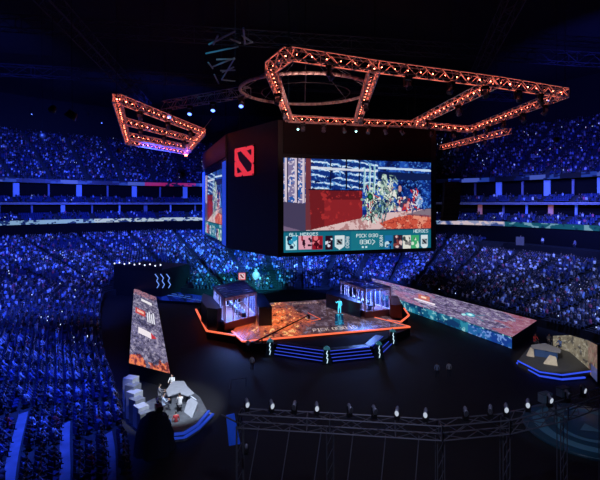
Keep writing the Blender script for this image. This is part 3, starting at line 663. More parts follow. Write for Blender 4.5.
l_off = mat('lens_dark', (.1, .1, .12), .1); l_blue = mat('lens_blue', (.1, .1, .2), .2, emis=(.1, .2, 1), strength=5); l_cyan = mat('lens_cyan', (.1, .2, .2), .2, emis=(.45, 1, .95), strength=5); l_white = mat('lens_white', (.2, .2, .2), .2, emis=(.75, .85, 1), strength=.62)
used = {}
def put(kind, lens, loc, rz, label, group=None, s=1., up=False, lampspec=None):
    key = (kind, lens.name, up)
    if key not in used: o = used[key] = fixture(lens, 0, 1, kind, up)
    else: o = copy_tree(used[key])
    o.location = loc; o.rotation_euler = (0, 0, rz); o.scale = (s,)*3 if not up else (s*.62, s*.62, s*1.05); o['label'] = label
    if isinstance(s, tuple): pass
    if group: o['group'] = group
    elif 'group' in o: del o['group']
    return o
for (p, q, ts) in ((b, x1a, (.45,)), (x1a, x2a, (.25, .6, .9)), (x2a, c, (.3, .62)), (c, d, (.15, .35, .55, .75, .92)), (d, x2b, (.3, .7)), (x2b, x1b, (.2, .5, .8)), (x1b, e, (.2, .5, .8)), (e, a, (.35, .7)), (x1a, x1b, (.4, .7)), (x2a, x2b, (.35, .75))):
    for t_ in ts: put('moving_light', l_off, lerp(p, q, t_)+Vector((0, 0, -.6)), random.uniform(0, 6), 'unlit moving light hung under the six-sided orange truss', 'unlit lights under the six-sided orange truss', 1.8)
for t_ in (.3, .7): put('moving_light', l_off, lerp(p1, p2, t_)+Vector((0, 0, -.6)), 0, 'unlit moving light hung under the short orange truss', 'unlit lights under the short orange truss', 1.5)
for t_ in (.2, .5, .8):
    put('moving_light', l_off, lerp(la, lb, t_)+Vector((0, 0, -.6)), 0, 'unlit moving light under the ladder-shaped truss', 'unlit lights under the ladder-shaped truss', 1.7); put('moving_light', l_off, lerp(m1a, m1b, t_)+Vector((0, 0, -.6)), 0, 'unlit moving light under the ladder-shaped truss', 'unlit lights under the ladder-shaped truss', 1.7)
for t_, w_ in ((.08, 'at the outer end'), (.34, 'second from the outer end'), (.62, 'third from the outer end'), (.93, 'at the end nearest the ring')):
    put('moving_light', l_blue, lerp(ga, gb, t_)+Vector((0, 0, -.7)), math.pi, f'blue-white glowing spotlight on the grey truss, {w_}', None, 1.9)
for (x, y), w_ in zip(((298, 131), (356, 133), (362, 136)), ('below the near corner of the orange frame', 'one of a close pair, the upper one', 'one of a close pair, the lower one')):
    p = G(x, y, 32.2-(.0 if x < 300 else .0)); o = put('moving_light', l_cyan, p+Vector((0, 0, 1.0)), math.pi, f'cyan-glowing spotlight over the big screen, {w_}', None, 1.1)
    tag(MB().tube(p+Vector((0, 0, 1.0)), (p.x, p.y, 55.95), .03, 5).build('hanging_cable', darkm, None, tuple(p)), f'thin cable holding the cyan spotlight {w_}', 'cable')
for x, y, w_ in ((32, 112, 'alone over the stand top'), (66, 112, 'in the lamp pair'), (71, 113.5, 'second of the lamp pair'), (102, 121, 'between the pair and the ladder truss'), (548, 98, 'high beyond the frame tip'), (540, 99, 'beside the one beyond the frame tip')):
    put('moving_light', l_blue, G(x, y, 47), math.pi, f'tiny blue-white roof lamp, {w_}', None, 1.0)
# added lamps that brighten the stands, each given a flood housing
def aim(o, tgt): 
    d = Vector(tgt)-o.location; o.rotation_euler = d.to_track_quat('-Z', 'Y').to_euler()
def flood(p, tgt, col, watts, cone, size, k):
    p = Vector(p); t = empty('added_flood', tuple(p), f'black flood light added to brighten the stands', 'flood light', 'flood lights added for the stands')
    d = (Vector(tgt)-p).normalized(); mb = MB(); mb.tube(p-d*.7, p-d*.1, .35, 12, .5); mb.build('housing', darkm, t)
    MB().tube(p-d*.5, (p.x, p.y, 55.95), .015, 5).build('hanger', mat('matte_black', (.002, .002, .002), 1, spec=0), t)
    L = bpy.data.lights.new('added_flood_lamp', 'SPOT'); L.energy = watts; L.color = col; L.spot_size = R(cone); L.spot_blend = .6; L.shadow_soft_size = size*.4
    o = bpy.data.objects.new('added_flood_lamp', L); C.objects.link(o); o.parent = t; d2 = Vector(tgt)-p; o.location = d*.15; o.rotation_euler = d2.to_track_quat('-Z', 'Y').to_euler()
for k_, wl in enumerate(WASH): flood(*wl, k_)

# ------------------------------------------------------------------ main stage
Z1 = 1.3
def g1(x, y, z=Z1): return tuple(G(x, y, z).xy)
FL = [g1(243, 341), g1(410, 326.5), g1(352, 309), g1(340, 297), g1(264, 303.5), g1(232, 331)]
deck = [g1(243, 341), g1(410, 326.5), g1(352, 306), g1(358, 290), g1(250, 288), g1(200, 306), g1(207, 330), g1(235, 335)]
st = empty('main_stage', (4, 75, 0), 'wide low stage with glowing orange floor and red-orange outline', 'stage')
MB().prism(deck, 0, Z1-.06).build('deck', mat('stage_deck', (.006, .006, .009), .75, spec=.15), st)
cvf = Canvas(300, 140, (60, 44, 50)); n1 = cvf.noise(26, 31, 5); n2 = cvf.noise(7, 32, 3); n3 = cvf.noise(60, 33, 2)
wt = np.clip(1.05-np.hypot((cvf.X-48)/82, (cvf.Y-80)/100)+(n1-.5)*1.5, 0, 1); rt = 1-wt
base = s2l((84, 62, 68))[None, None]*rt[..., None]+s2l((255, 120, 62))[None, None]*wt[..., None]
cvf.a[:] = base*(.35+1.15*n2[..., None]); cvf.put(n2 < .33, (26, 14, 22), .8); cvf.put((n2 > .66)&(wt > .3), (255, 190, 120)); cvf.put((n1 > .6)&(wt < .35), (92, 72, 84)); cvf.put((n2 > .64)&(wt < .3), (120, 104, 118))
rd = np.abs(((n1*7) % 1)-.5) < .06; cvf.put(rd, (34, 16, 22), .7)
cvf.text('PICK 0:30 10', 122, 123, 1.5, (215, 190, 180)); cvf.text('INTERNATIONAL', 96, 8, 1.2, (190, 150, 140)); cvf.line(250, 20, 285, 60, 2, (210, 70, 50)); cvf.line(130, 60, 150, 90, 2, (255, 110, 70)); cvf.line(150, 90, 120, 96, 2, (255, 110, 70))
P00, P10, P11, P01 = [Vector(p+(Z1,)) for p in (FL[4], FL[2], FL[1], FL[0])]
P10 = Vector(g1(372, 300)+(Z1,)); 
floor_quad = [Vector(g1(x, y)+(Z1,)) for x, y in ((262, 303.5), (351, 298), (407, 326), (244, 340))]
led('led_floor', cvf, *floor_quad, LEDF, st)
cvs = Canvas(60, 30, (200, 80, 44)); nn_ = cvs.noise(6, 3, 3); cvs.a *= (.3+1.2*nn_[..., None]); led('led_floor', cvs, *[Vector(g1(x, y)+(Z1,)) for x, y in ((250, 310.5), (262, 303.5), (244, 340), (233, 330.5))], LEDF, st)
edge = mat('orange_edge', (.3, .05, .02), .4, emis=(1, .16, .07), strength=1.15)
def strip(pts, z, w, m, parent, name='edge_light', h=.18):
    for p, q in zip(pts, pts[1:]):
        p, q = Vector(p).to_3d(), Vector(q).to_3d(); d = (q-p); L = d.length; MB().box(((p+q)/2).xy.to_3d()+Vector((0, 0, z)), (L, w, h), math.atan2(d.y, d.x)).build(name, m, parent)
strip([g1(232, 331), g1(243, 341), g1(410, 326.5)], Z1-.05, .3, edge, st)
strip([g1(410, 326.5), g1(347, 310)], Z1-.05, .22, edge, st)
strip([g1(196, 309), g1(199, 315), g1(207, 330.5), g1(235, 335)], Z1-.05, .3, edge, st)
strip([g1(387, 320), g1(401, 321.5), g1(409, 315), g1(404, 308)], Z1-.05, .25, edge, st)
MB().prism([g1(385, 319), g1(400, 321), g1(408, 314), g1(400, 300), g1(380, 300)], 0, Z1-.07).build('deck_wing', MATS['stage_deck'], st)
# front apron, steps and pedestals
ap = MB(); ap.prism([g1(243, 341.4), g1(410, 326.9), g1(393, 335, 1.1), g1(378, 343, 1.1), g1(327, 349, 1.1), g1(270, 344, 1.1)], 0, 1.1); ap.build('apron', MATS['stage_deck'], st)
nose = mat('blue_nosing', (.02, .03, .2), .4, emis=(.05, .1, 1), strength=.75); stepm = mat('step_black', (.012, .014, .05), .3)
def steps(pa, pb, label, n=4):
    "steps between two points at floor level; rise away from the camera"
    pa, pb = Vector(pa).to_3d(), Vector(pb).to_3d(); d = (pb-pa).normalized(); b_ = Vector((-d.y, d.x, 0)); b_ = b_ if b_.y > 0 else -b_
    t = empty('stage_steps', tuple((pa+pb)/2), label, 'steps', 'steps along the stage front')
    for k in range(n):
        z = 1.15*(k+1)/n; o_ = b_*k*.42; c_ = (pa+pb)/2+o_+b_*.55; MB().box((c_.x, c_.y, z/2), ((pb-pa).length, 1.1, z), math.atan2(d.y, d.x)).build('step', stepm, t)
        c2 = (pa+pb)/2+o_-b_*.02; MB().box((c2.x, c2.y, z-.05), ((pb-pa).length-.1, .05, .07), math.atan2(d.y, d.x)).build('nosing_light', nose, t)
s1, s2, s3, s4, s5 = G(270, 355, 0), G(327, 363.5, 0), G(379, 358, 0), G(393, 344, 0), None
steps(lerp(s1, s2, .06).xy, lerp(s1, s2, .93).xy, 'blue-lit steps between the first and the middle lightning pedestal'); steps(lerp(s2, s3, .1).xy, lerp(s2, s3, .9).xy, 'blue-lit steps between the middle pedestal and the tilted one'); steps(lerp(s3, s4, .12).xy, lerp(s3, s4, .9).xy, 'short slanting blue-lit steps at the stage corner')
boltm = mat('bolt_glow', (.2, .3, .35), .4, emis=(.6, .85, 1), strength=1.3); ped = mat('pedestal', (.02, .05, .07), .35); capm = mat('pedestal_cap', (.05, .12, .16), .4, emis=(.05, .3, .4), strength=.3)
for k_, (p, w_) in enumerate(zip((s1, s2, s3, s4), ('beside the steps by the crane', 'in the middle of the stage front', 'near the stage corner', 'at the end of the stage front'))):
    p = p+Vector((0, .25, 0)); t = empty('pedestal', tuple(p), f'dark tapered pedestal with white lightning bolt, {w_}', 'pedestal'); r0, r1 = .62, .36
    sq = lambda r: [(p.x-r, p.y-r), (p.x+r, p.y-r), (p.x+r, p.y+r), (p.x-r, p.y+r)]
    MB().prism(sq(r0), 0, 1.75, sq(r1)).build('body', ped, t); MB().prism(sq(r1+.06), 1.75, 1.9, sq(r1-.02)).build('cap', capm, t); MB().prism(sq(.3), 1.9, 2.15, sq(.05)).build('lamp_head', capm, t)
    z = MB(); pts = [(.05, 1.65), (-.08, 1.25), (.08, 1.15), (-.06, .75), (.1, .65), (-.02, .15)]
    pts = [Vector((p.x+x, p.y-r0-.02+(r0-r1)*zz/1.75, zz)) for x, zz in pts]; z.path(pts, .045, 5); z.build('lightning_bolt', boltm, t)

# player booths
glass = mat('booth_glass', (.3, .4, .9), .05, alpha=.06, spec=.2); fr = mat('booth_frame', (.85, .6, .6), .4, .1); bbase = mat('booth_base', (.30, .12, .1), .5); roofb = mat('booth_roof', (.1, .2, .9), .3, alpha=.6)
deskm = mat('booth_desk', (.05, .06, .1), .4); monm = mat('monitor_glow', (.05, .05, .08), .3, emis=(.35, .5, 1), strength=2.2); chm = mat('gaming_chair', (.03, .03, .04), .5)
def booth(q, label, who, dirn):
    "q: roof-plan corners front-left, front-right, back-right, back-left"
    q = [Vector(p).to_3d() for p in q]; cen = sum(q, Vector())/4; t = empty('player_booth', (cen.x, cen.y, Z1-.06), label, 'booth'); zb, zf, zr = Z1-.06, Z1+1.0, 6.1
    MB().prism([tuple(p.xy) for p in q], zb, zf).build('base', bbase, t); MB().prism([tuple((cen+(p-cen)*1.02).xy) for p in q], zr, zr+.06).build('roof_glass', roofb, t); rf_ = MB()
    for k in range(7): x, y = lerp(q[0], q[3], k/6), lerp(q[1], q[2], k/6); rf_.tube((x.x, x.y, zr+.1), (y.x, y.y, zr+.1), .07, 5)
    for k in range(4): x, y = lerp(q[0], q[1], k/3), lerp(q[3], q[2], k/3); rf_.tube((x.x, x.y, zr+.1), (y.x, y.y, zr+.1), .07, 5)
    rf_.build('roof_beam', mat('roof_beam', (.1, .15, .5), .4), t)
    for i in range(4):
        a, b = q[i], q[(i+1) % 4]; d = (b-a).normalized(); L = (b-a).length; n = max(3, int(L/1.3)); nn_ = Vector((d.y, -d.x, 0)); nn_ = nn_ if ((a+b)/2-cen).dot(nn_) > 0 else -nn_
        a_, b_ = a-nn_*.08, b-nn_*.08
        if i != 2: MB().prism([tuple(p.xy) for p in (a_, b_, b_-nn_*.03, a_-nn_*.03)], zf, zr).build('glass_wall', glass, t)
        f = MB()
        for k in range(n+1): x = lerp(a, b, k/n); f.tube((x.x, x.y, zf), (x.x, x.y, zr), .13 if k in (0, n) else .08, 6)
        for zz in (zf+.1, zf+3.4, zr-.12): f.tube((a.x, a.y, zz), (b.x, b.y, zz), .09, 6)
        for k in range(n):
            x, y = lerp(a, b, k/n), lerp(a, b, (k+1)/n)
            if (k+i) % 2: x, y = y, x
            f.tube((x.x, x.y, zf+3.4), (y.x, y.y, zr-.12), .04, 5)
        f.build('frame', fr, t)
    # players in a row along the booth, desk before them
    ax = ((q[3]+q[2])/2-(q[0]+q[1])/2); axn = ax.normalized(); sd = Vector((axn.y, -axn.x, 0))*dirn; L = ax.length
    c0 = (q[0]+q[1])/2
    m = c0+ax*.5+sd*.75; dk = empty('gaming_desk', (m.x, m.y, zf), f'long dark desk inside the booth {who}', 'desk')
    MB().box((m.x, m.y, zf+.73), (L*.8, .7, .06), math.atan2(axn.y, axn.x)).build('top', deskm, dk)
    for k in (-1, 1): x = m+axn*k*L*.37; MB().box((x.x, x.y, zf+.35), (.08, .6, .7), math.atan2(axn.y, axn.x)).build('leg', deskm, dk)
    for k in range(5):
        x = c0+ax*(.16+.17*k)-sd*.05; person('desk', (x.x, x.y, zf), sd.xy, f'player {["nearest the booth front", "second from the booth front", "in the middle seat", "second from the booth back", "farthest inside"][k]} in the booth {who}', ['white', 'pale blue'][k % 2])
        ch = MB(); ang = math.atan2(sd.y, sd.x)-math.pi/2; ch.box((x.x, x.y, zf+.42), (.5, .5, .1), ang); y = x-sd*.27; ch.box((y.x, y.y, zf+.85), (.48, .1, .8), ang); ch.tube((x.x, x.y, zf), (x.x, x.y, zf+.4), .05)
        one('gaming_chair', ch, chm, (x.x, x.y, zf), f'black high-backed chair in the booth {who}', 'chair', f'chairs in the booth {who}')
        y = x+sd*.95; mo = MB(); mo.box((y.x, y.y, zf+1.03), (.6, .05, .36), ang); mo.tube((y.x, y.y, zf+.76), (y.x, y.y, zf+.9), .04); mo.mi = 1; z_ = y-sd*.03; mo.box((z_.x, z_.y, zf+1.03), (.56, .01, .32), ang)
        one('monitor', mo, [chm, monm], (y.x, y.y, zf+.76), f'glowing monitor on the desk in the booth {who}', 'monitor', f'monitors in the booth {who}')
    L_ = bpy.data.lights.new('booth_lamp', 'AREA'); L_.energy = 2600; L_.color = (.16, .32, 1); L_.size = 3; L_.size_y = L*.6; L_.shape = 'RECTANGLE'; o = bpy.data.objects.new('booth_lamp', L_); C.objects.link(o); o.location = Vector((cen.x, cen.y, zr-.15))-ORG[t.name]; o.rotation_euler = (0, 0, math.atan2(axn.y, axn.x)-math.pi/2); o.parent = t
    return t
def g6(x, y): return tuple(G(x, y, 6.1).xy)
booth([g6(225, 298), g6(256, 292), g6(243, 281), g6(214, 287)], 'glass booth with pinkish frame at the end of the stage by the round plinth', 'by the glowing orange floor', 1)
booth([g6(365, 289), g6(390, 287), g6(358, 278.5), g6(341, 280.5)], 'long glass booth with pinkish frame in front of the long runway', 'by the long runway', -1)
wingm = mat('wing_wall', (.004, .008, .035), .35, noise=.3); 
def wing(pts, h, label, m=wingm, z=Z1-.06): return one('wing_box', MB().prism(pts, z, z+h), m, (sum(p[0] for p in pts)/len(pts), sum(p[1] for p in pts)/len(pts), z), label, 'stage block')
wing([g1(201, 321), g1(207, 329.5), g1(217, 331), g1(221.5, 329.5), g1(212, 316), g1(203, 312)], 3.3, 'dark blue block beside the booth on the outer stage edge')
wing([g1(259, 326), g1(272, 325.5), g1(263, 309), g1(251, 309)], 2.9, 'dark blue-black block between the booth and the orange floor')
wing([g1(326, 307), g1(331, 300), g1(339, 304), g1(362, 316.5), g1(360, 318)], 2.5, 'long low dark block beside the booth by the long runway')
wing([g1(390, 318), g1(402, 318), g1(398, 308), g1(388, 308)], 2.2, 'reddish-brown block at the outer end of the stage', mat('brown_block', (.22, .07, .05), .5))
bk = MB().box((0, 0, 0), (.1, .1, .1))
# glowing panel on the outer block
pz = Vector(G(207.5, 322, Z1)); o = MB().box((pz.x-1.0, pz.y-.9, Z1+1.9), (.5, .1, 1.7), .3)
# performer, with cyan light put into the clothing material as emission
cyan = mat('painted_cyan_light', (.2, .7, .8), .5, emis=(.08, .7, 1), strength=1.3)
p = G(339.5, 314, Z1); pf = person('wave', tuple(p+Vector((0, 0, .01))), (-.2, -1), 'performer standing on the stage floor, cyan light put into the clothes', 'pale blue'); pf.scale = (1.45,)*3; pf.material_slots[1].material = cyan
pf.material_slots[2].link = 'OBJECT'; pf.material_slots[2].material = cyan
cvc = Canvas(14, 20, (6, 40, 70)); nn_ = cvc.noise(5, 8, 3); cvc.put(nn_ > .5, (20, 110, 150)); cvc.put(nn_ > .62, (70, 190, 220)); led('cyan_reflection', cvc, *[Vector(g1(x, y, Z1+.02)+(Z1+.02,)) for x, y in ((335, 314), (343, 314), (344, 325), (335, 325))], LEDF, st)  # performer's cyan reflection painted as glowing pixels on the floor
L_ = bpy.data.lights.new('performer_spot', 'SPOT'); L_.energy = 5000; L_.color = (.1, .7, 1); L_.spot_size = R(12); L_.spot_blend = .5; o = bpy.data.objects.new('performer_spot', L_); C.objects.link(o); o.location = lerp(x1b, e, .5)+Vector((0, 0, -1.8)); aim(o, p+Vector((0, 0, 1)))
# camera crane
t = empty('camera_crane', tuple(G(262, 351, 0)), 'long black camera crane reaching across the orange floor', 'camera crane'); cb = G(262, 351, 0)
MB().lathe([(.5, 0), (.45, .1), (.12, .2), (.1, 1.6), (.001, 1.65)], 10, tuple(cb)).build('pedestal_base', darkm, t); piv = cb+Vector((0, 0, 1.7)); tip = G(309, 315, 4.2)
tail = piv-(tip-piv)*.18; MB().tube(tail, tip, .13, 6, .08).build('boom', black, t); MB().box(tail, (.5, .5, .4)).build('counterweight', darkm, t); MB().box(tip+Vector((0, 0, -.3)), (.3, .45, .4)).build('camera_head', darkm, t)

# runways
def runway(q, z, cv_, label, side=None, h0=0.):
    q = [Vector(p) for p in q]; cen = sum(q, Vector())/4; t = empty('runway', (cen.x, cen.y, h0), label, 'runway')
    MB().prism([tuple(p.xy) for p in q], h0, z-.02).build('platform', black, t); led('led_top', cv_, *[Vector((p.x, p.y, z)) for p in q], LEDF, t)
    return t
zr = 1.65
def stone(w_, h_, seed, c0=(118, 112, 140)):
    c = Canvas(w_, h_, c0); a1 = c.noise(16, seed, 4); a2 = c.noise(4, seed+1, 2); c.a *= (.45+1.0*a1[..., None]); c.put(a2 < .36, (40, 38, 62), .75); c.put(a2 > .63, (176, 168, 190), .8)
    c.put(np.abs(((a1*9) % 1)-.5) < .06, (30, 26, 46), .7); return c, a1, a2
c, a1, a2 = stone(70, 200, 51)
m_ = (c.Y > 168)&(a1+(c.Y-200)/60 > .34); c.put(m_, (190, 84, 50), .8); c.put(m_&(a2 > .55), (240, 130, 80)); c.put(m_&(a2 < .42), (90, 30, 30), .8); m_ = (c.Y < 24)&(a2 > .4); c.put(m_, (180, 100, 100), .5)
c.poly([(24, 34), (54, 38), (54, 48), (24, 44)], (240, 235, 240)); c.poly([(8, 74), (34, 78), (34, 96), (8, 92)], (200, 70, 60)); c.poly([(12, 79), (30, 82), (30, 89), (12, 87)], (250, 190, 170))
for k_ in range(4): c.rect(38+5*k_, 80-(k_ % 2)*6, 41+5*k_, 108, (235, 235, 245))
c.poly([(16, 128), (44, 133), (44, 147), (16, 142)], (245, 235, 240)); c.poly([(44, 133), (56, 143), (44, 147)], (200, 50, 50)); 
for k_ in range(9): c.line(6+7*k_, 112, 2+8*k_, 126, 1, (40, 36, 60), .7)
c.a *= .95
runway([G(134, 288, zr), G(156, 297, zr), G(170, 373.5, zr), G(129, 363, zr)], zr, c, 'grey patterned LED runway with orange end leading to the caster platform')
c, a1, a2 = stone(90, 240, 71, (128, 112, 150))
m_ = (c.Y > 205)&(a1+(c.Y-240)/90 > .25); c.put(m_, (170, 84, 84), .55); m_ = (a1 > .56)&(c.Y < 120); c.put(m_, (190, 120, 150), .5)
# canvas x runs from the stage side to the crowd side? (P00 far crowd side)
c.poly([(24, 92), (52, 92), (52, 112), (24, 112)], (210, 110, 70), .8); c.poly([(32, 97), (42, 97), (42, 106), (32, 106)], (255, 225, 190)); c.poly([(54, 84), (62, 84), (62, 122), (54, 122)], (245, 235, 245)); c.rect(65, 92, 68, 126, (220, 210, 230))
for r_, cc in ((9, (60, 140, 170)), (6, (130, 220, 230)), (3.4, (225, 255, 255))): c.ell(56, 176, r_, r_*.8, cc)
c.ell(64, 168, 5, 3, (170, 235, 240)); c.line(50, 184, 40, 192, 2, (60, 130, 150)); c.line(60, 186, 66, 196, 2, (60, 130, 150))
c.a *= .95
q1, q2, q3, q4 = G(371, 278, zr), G(537, 320.5, zr), G(512, 337, zr), G(380, 293, zr)
rw = runway([q1, q4, q3, q2], zr, c, 'long violet-grey patterned LED runway stretching away from the stage')
# note canvas rows run along the runway
cs_ = Canvas(220, 14, (20, 100, 140)); b1 = cs_.noise(10, 81, 4); b2 = cs_.noise(3, 82, 2); cs_.put(b1 > .55, (50, 150, 180)); cs_.put(b2 > .64, (150, 215, 225)); cs_.put(b1 < .4, (16, 60, 110)); m_ = (cs_.X > 165)&(cs_.Y > 2); cs_.put(m_, (30, 70, 180), .6); cs_.put(m_&(b2 > .6), (120, 160, 235)); cs_.a *= .75
o_ = Vector((-.03, -.02, 0)); dn = Vector((0, 0, -1.6)); led('led_side', cs_, q4+o_, q3+o_, q3+o_+dn, q4+o_+dn, LED, rw)
# back platform with blue line art, plinth and trophy
cb_ = Canvas(90, 40, (10, 30, 130)); n1 = cb_.noise(14, 91, 3); cb_.put(n1 > .55, (20, 60, 200)); cb_.put(n1 < .4, (6, 14, 70))
for s_ in ((8, 20, 40, 14), (40, 14, 46, 26), (46, 26, 80, 20), (20, 30, 60, 34), (60, 8, 66, 18), (66, 18, 78, 12)): cb_.line(*s_, 1.6, (120, 190, 250))
cb_.a *= .6
pl = [G(249, 285, 1.2), G(284, 283, 1.2), G(289, 297, 1.2), G(262, 300, 1.2)]
runway([pl[0], pl[1], pl[2], pl[3]], 1.2, cb_, 'blue LED platform with pale zigzag lines behind the stage')
cb2 = Canvas(120, 24, (8, 22, 110)); n1 = cb2.noise(14, 95, 3); cb2.put(n1 > .55, (18, 46, 170)); cb2.put(n1 < .42, (4, 10, 50)); cb2.a *= .6
for s_ in ((4, 10, 60, 12), (60, 12, 116, 18), (30, 5, 90, 9)): cb2.line(*s_, .9, (70, 120, 220))
runway([G(150, 288.5, .5), G(204, 296, .5), G(206, 303, .5), G(158, 300, .5)], .5, cb2, 'dim blue walkway joining the portal to the stage')
pc_ = G(256, 285.5, 1.2); t = empty('round_plinth', tuple(pc_), 'white-lit round plinth behind the stage carrying the trophy', 'plinth')
MB().lathe([(2.2, 0), (2.2, .35), (2.0, .45), (.001, .45)], 24, tuple(pc_)).build('body', darkm, t); MB().lathe([(2.22, .15), (2.3, .25), (2.22, .38)], 24, tuple(pc_)).build('light_ring', mat('plinth_glow', (.5, .5, .6), .4, emis=(.6, .7, 1), strength=.9), t)
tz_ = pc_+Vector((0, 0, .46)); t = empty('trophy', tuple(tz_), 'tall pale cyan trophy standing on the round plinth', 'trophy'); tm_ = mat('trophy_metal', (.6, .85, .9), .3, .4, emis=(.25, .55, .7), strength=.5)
MB().lathe([(.7, 0), (.6, .3), (.3, .5), (.25, 1.0), (.001, 1.0)], 14, tuple(tz_)).build('stem', tm_, t)
MB().ball(tz_+Vector((0, 0, 1.9)), .85, 14, 1.1, 1, .5).build('shield', tm_, t); MB().ball(tz_+Vector((0, 0, 3.0)), .35, 10).build('finial', tm_, t)
L_ = bpy.data.lights.new('trophy_spot', 'SPOT'); L_.energy = 6000; L_.color = (.6, .8, 1); L_.spot_size = R(14); o = bpy.data.objects.new('trophy_spot', L_); C.objects.link(o); o.location = (-2, 84, 11); aim(o, tz_+Vector((0, 0, 1)))
# small emblem sign in front of the rear stand
ps = G(242, 279, 3.0); t = empty('emblem_sign', (ps.x, ps.y, 0), 'small red and white emblem sign on a post before the rear stand', 'sign'); MB().tube((ps.x, ps.y+.1, 0), (ps.x, ps.y+.1, 2.9), .08).build('post', darkm, t); MB().box((ps.x, ps.y+.1, 3.6), (1.7, .15, 1.7)).build('panel', blackg, t)
c = Canvas(24, 24, (215, 90, 100)); c.emblem(12, 12, 9, (235, 210, 215), (120, 20, 40)); led('sign_face', c, (ps.x-.8, ps.y, 4.4), (ps.x+.8, ps.y, 4.4), (ps.x+.8, ps.y, 2.8), (ps.x-.8, ps.y, 2.8), LED, t)

# entrance portal
t = empty('entrance_portal', (-34.5, 97, 0), 'black entrance block with three white zigzag light lines below the seats', 'portal'); pq = [(-41, 99), (-29, 94.5), (-25.5, 104), (-38, 109)]
MB().prism(pq, 0, 6.2).build('block', black, t); MB().prism([(-40.9, 98.7), (-29, 94.3), (-28.9, 94.7), (-40.8, 99.1)], 6.2, 6.9).build('parapet', black, t)
zl = mat('zigzag_glow', (.2, .3, .5), .4, emis=(.2, .4, 1), strength=.7)
for x in (156, 161.5, 167.5):
    D_ = 94.6+(160-x)*.12; q = lambda dx, y: Vector(((x+dx-300)/F*(D_-.4), D_-.4, CAMZ-(y-HOR)/F*(D_-.4))); z = MB(); z.path([q(-1, 274), q(2, 278), q(.6, 281), q(3, 284.5), q(1, 288)], .1, 5); z.build('zigzag_light', zl, t)
bt = mat('bulb_white', (.5, .5, .5), .4, emis=(.8, .85, 1), strength=1.6)
for k_ in range(10):
    f_ = k_/9; o = MB().ball((-40.6+11.4*f_, 98.5-4.3*f_, 7.0+.25*(k_ % 2)), .17, 8).build('bulb', bt, t)
# red-glow kiosk by the runway head
kq = [G(137, 286, .0), G(148, 289, 0), G(150, 281, 0), G(140, 279, 0)]
t = empty('kiosk', tuple(kq[0]), 'small blue box with a red lit side at the runway head', 'kiosk'); MB().prism([tuple(p.xy) for p in kq], 0, 2.4).build('body', mat('kiosk_blue', (.03, .06, .4), .4, emis=(.01, .04, .4), strength=.4), t)
p = kq[1]; MB().box((p.x-.2, p.y-.2, 1.3), (.9, .12, 1.6), .3).build('red_panel', mat('kiosk_red', (.3, .02, .05), .4, emis=(.6, .04, .12), strength=.5), t)

# ------------------------------------------------------------------ caster platform, near the seats (beside the tall-looking runway)
cb_l = mat('caster_blue', (.02, .05, .3), .4, emis=(.03, .1, .9), strength=.38); gp = mat('grey_panel', (.32, .34, .4), .5, noise=.1); gp2 = mat('grey_deck', (.14, .15, .18), .5, noise=.2)
Zc = .9
def gc(x, y, z=Zc): return tuple(G(x, y, z).xy)
t = empty('caster_platform', tuple(G(175, 405, 0)), 'grey angular platform with glowing blue rim at the foot of the runway', 'platform')
P = [gc(146, 402), gc(158, 396), gc(184, 384), gc(200, 397), gc(207, 410), gc(196, 423), gc(183, 431), gc(160, 432), gc(142, 416)]
MB().prism(P, 0, Zc-.02).build('deck', mat('caster_deck', (.09, .1, .12), .5, noise=.25), t)
P2 = [gc(209, 409.5), gc(197, 423.5), gc(184, 431.5), gc(160, 434)]
strip(P2, Zc-.15, .22, cb_l, t, 'rim_light', .16); P3 = [gc(213, 414, .35), gc(199, 428, .35), gc(185, 437, .35), gc(160, 440, .35)]
MB().prism(P3+[gc(165, 420, .35), gc(190, 405, .35)], 0, .4).build('lower_step', gp2, t); strip(P3, .35, .22, cb_l, t, 'rim_light', .16)
# desk
t = empty('caster_desk', tuple(G(184, 398, Zc)), 'grey angular desk with swept winged top on the platform beside the runway', 'desk')
def pt(x, y, z): return G(x, y, z)
top = MB(); tp = [pt(173, 381, Zc+1.0), pt(184, 381, Zc+1.0), pt(187, 386, Zc+1.0), pt(194, 393, Zc+1.0), pt(188, 396, Zc+1.0), pt(178, 393, Zc+1.0), pt(168, 396, Zc+1), pt(166, 390, Zc+1)]
top.prism([tuple(p.xy) for p in tp], Zc+.92, Zc+1.0); top.build('top', gp, t)
bs = MB(); ctr_ = sum(tp, Vector())/8; bs.prism([tuple(lerp(ctr_, p, .7).xy) for p in tp], Zc, Zc+.92); bs.build('body', gp2, t)
w_ = MB(); a0, a1_, a2_, a3 = G(184, 412, Zc), G(192, 418, Zc), G(198, 409, Zc), G(189, 402, Zc); w_.add([a0, a1_, a2_, a3, a3+Vector((0, 0, .7)), a2_+Vector((0, 0, .6))], [(0, 1, 5, 4), (0, 4, 3), (1, 2, 5), (2, 3, 4, 5), (0, 3, 2, 1)])
o = one('monitor_wedge', w_, gp, tuple(a0), 'pale slanted wedge standing on the caster platform front', 'wedge'); 
L_ = mat('wedge_line', (.4, .4, .5), .4, emis=(.6, .75, 1), strength=.8); MB().tube(a3+Vector((-.02, 0, .73)), lerp(a3, a2_, .8)+Vector((0, 0, .73)), .04).build('light_line', L_, o)
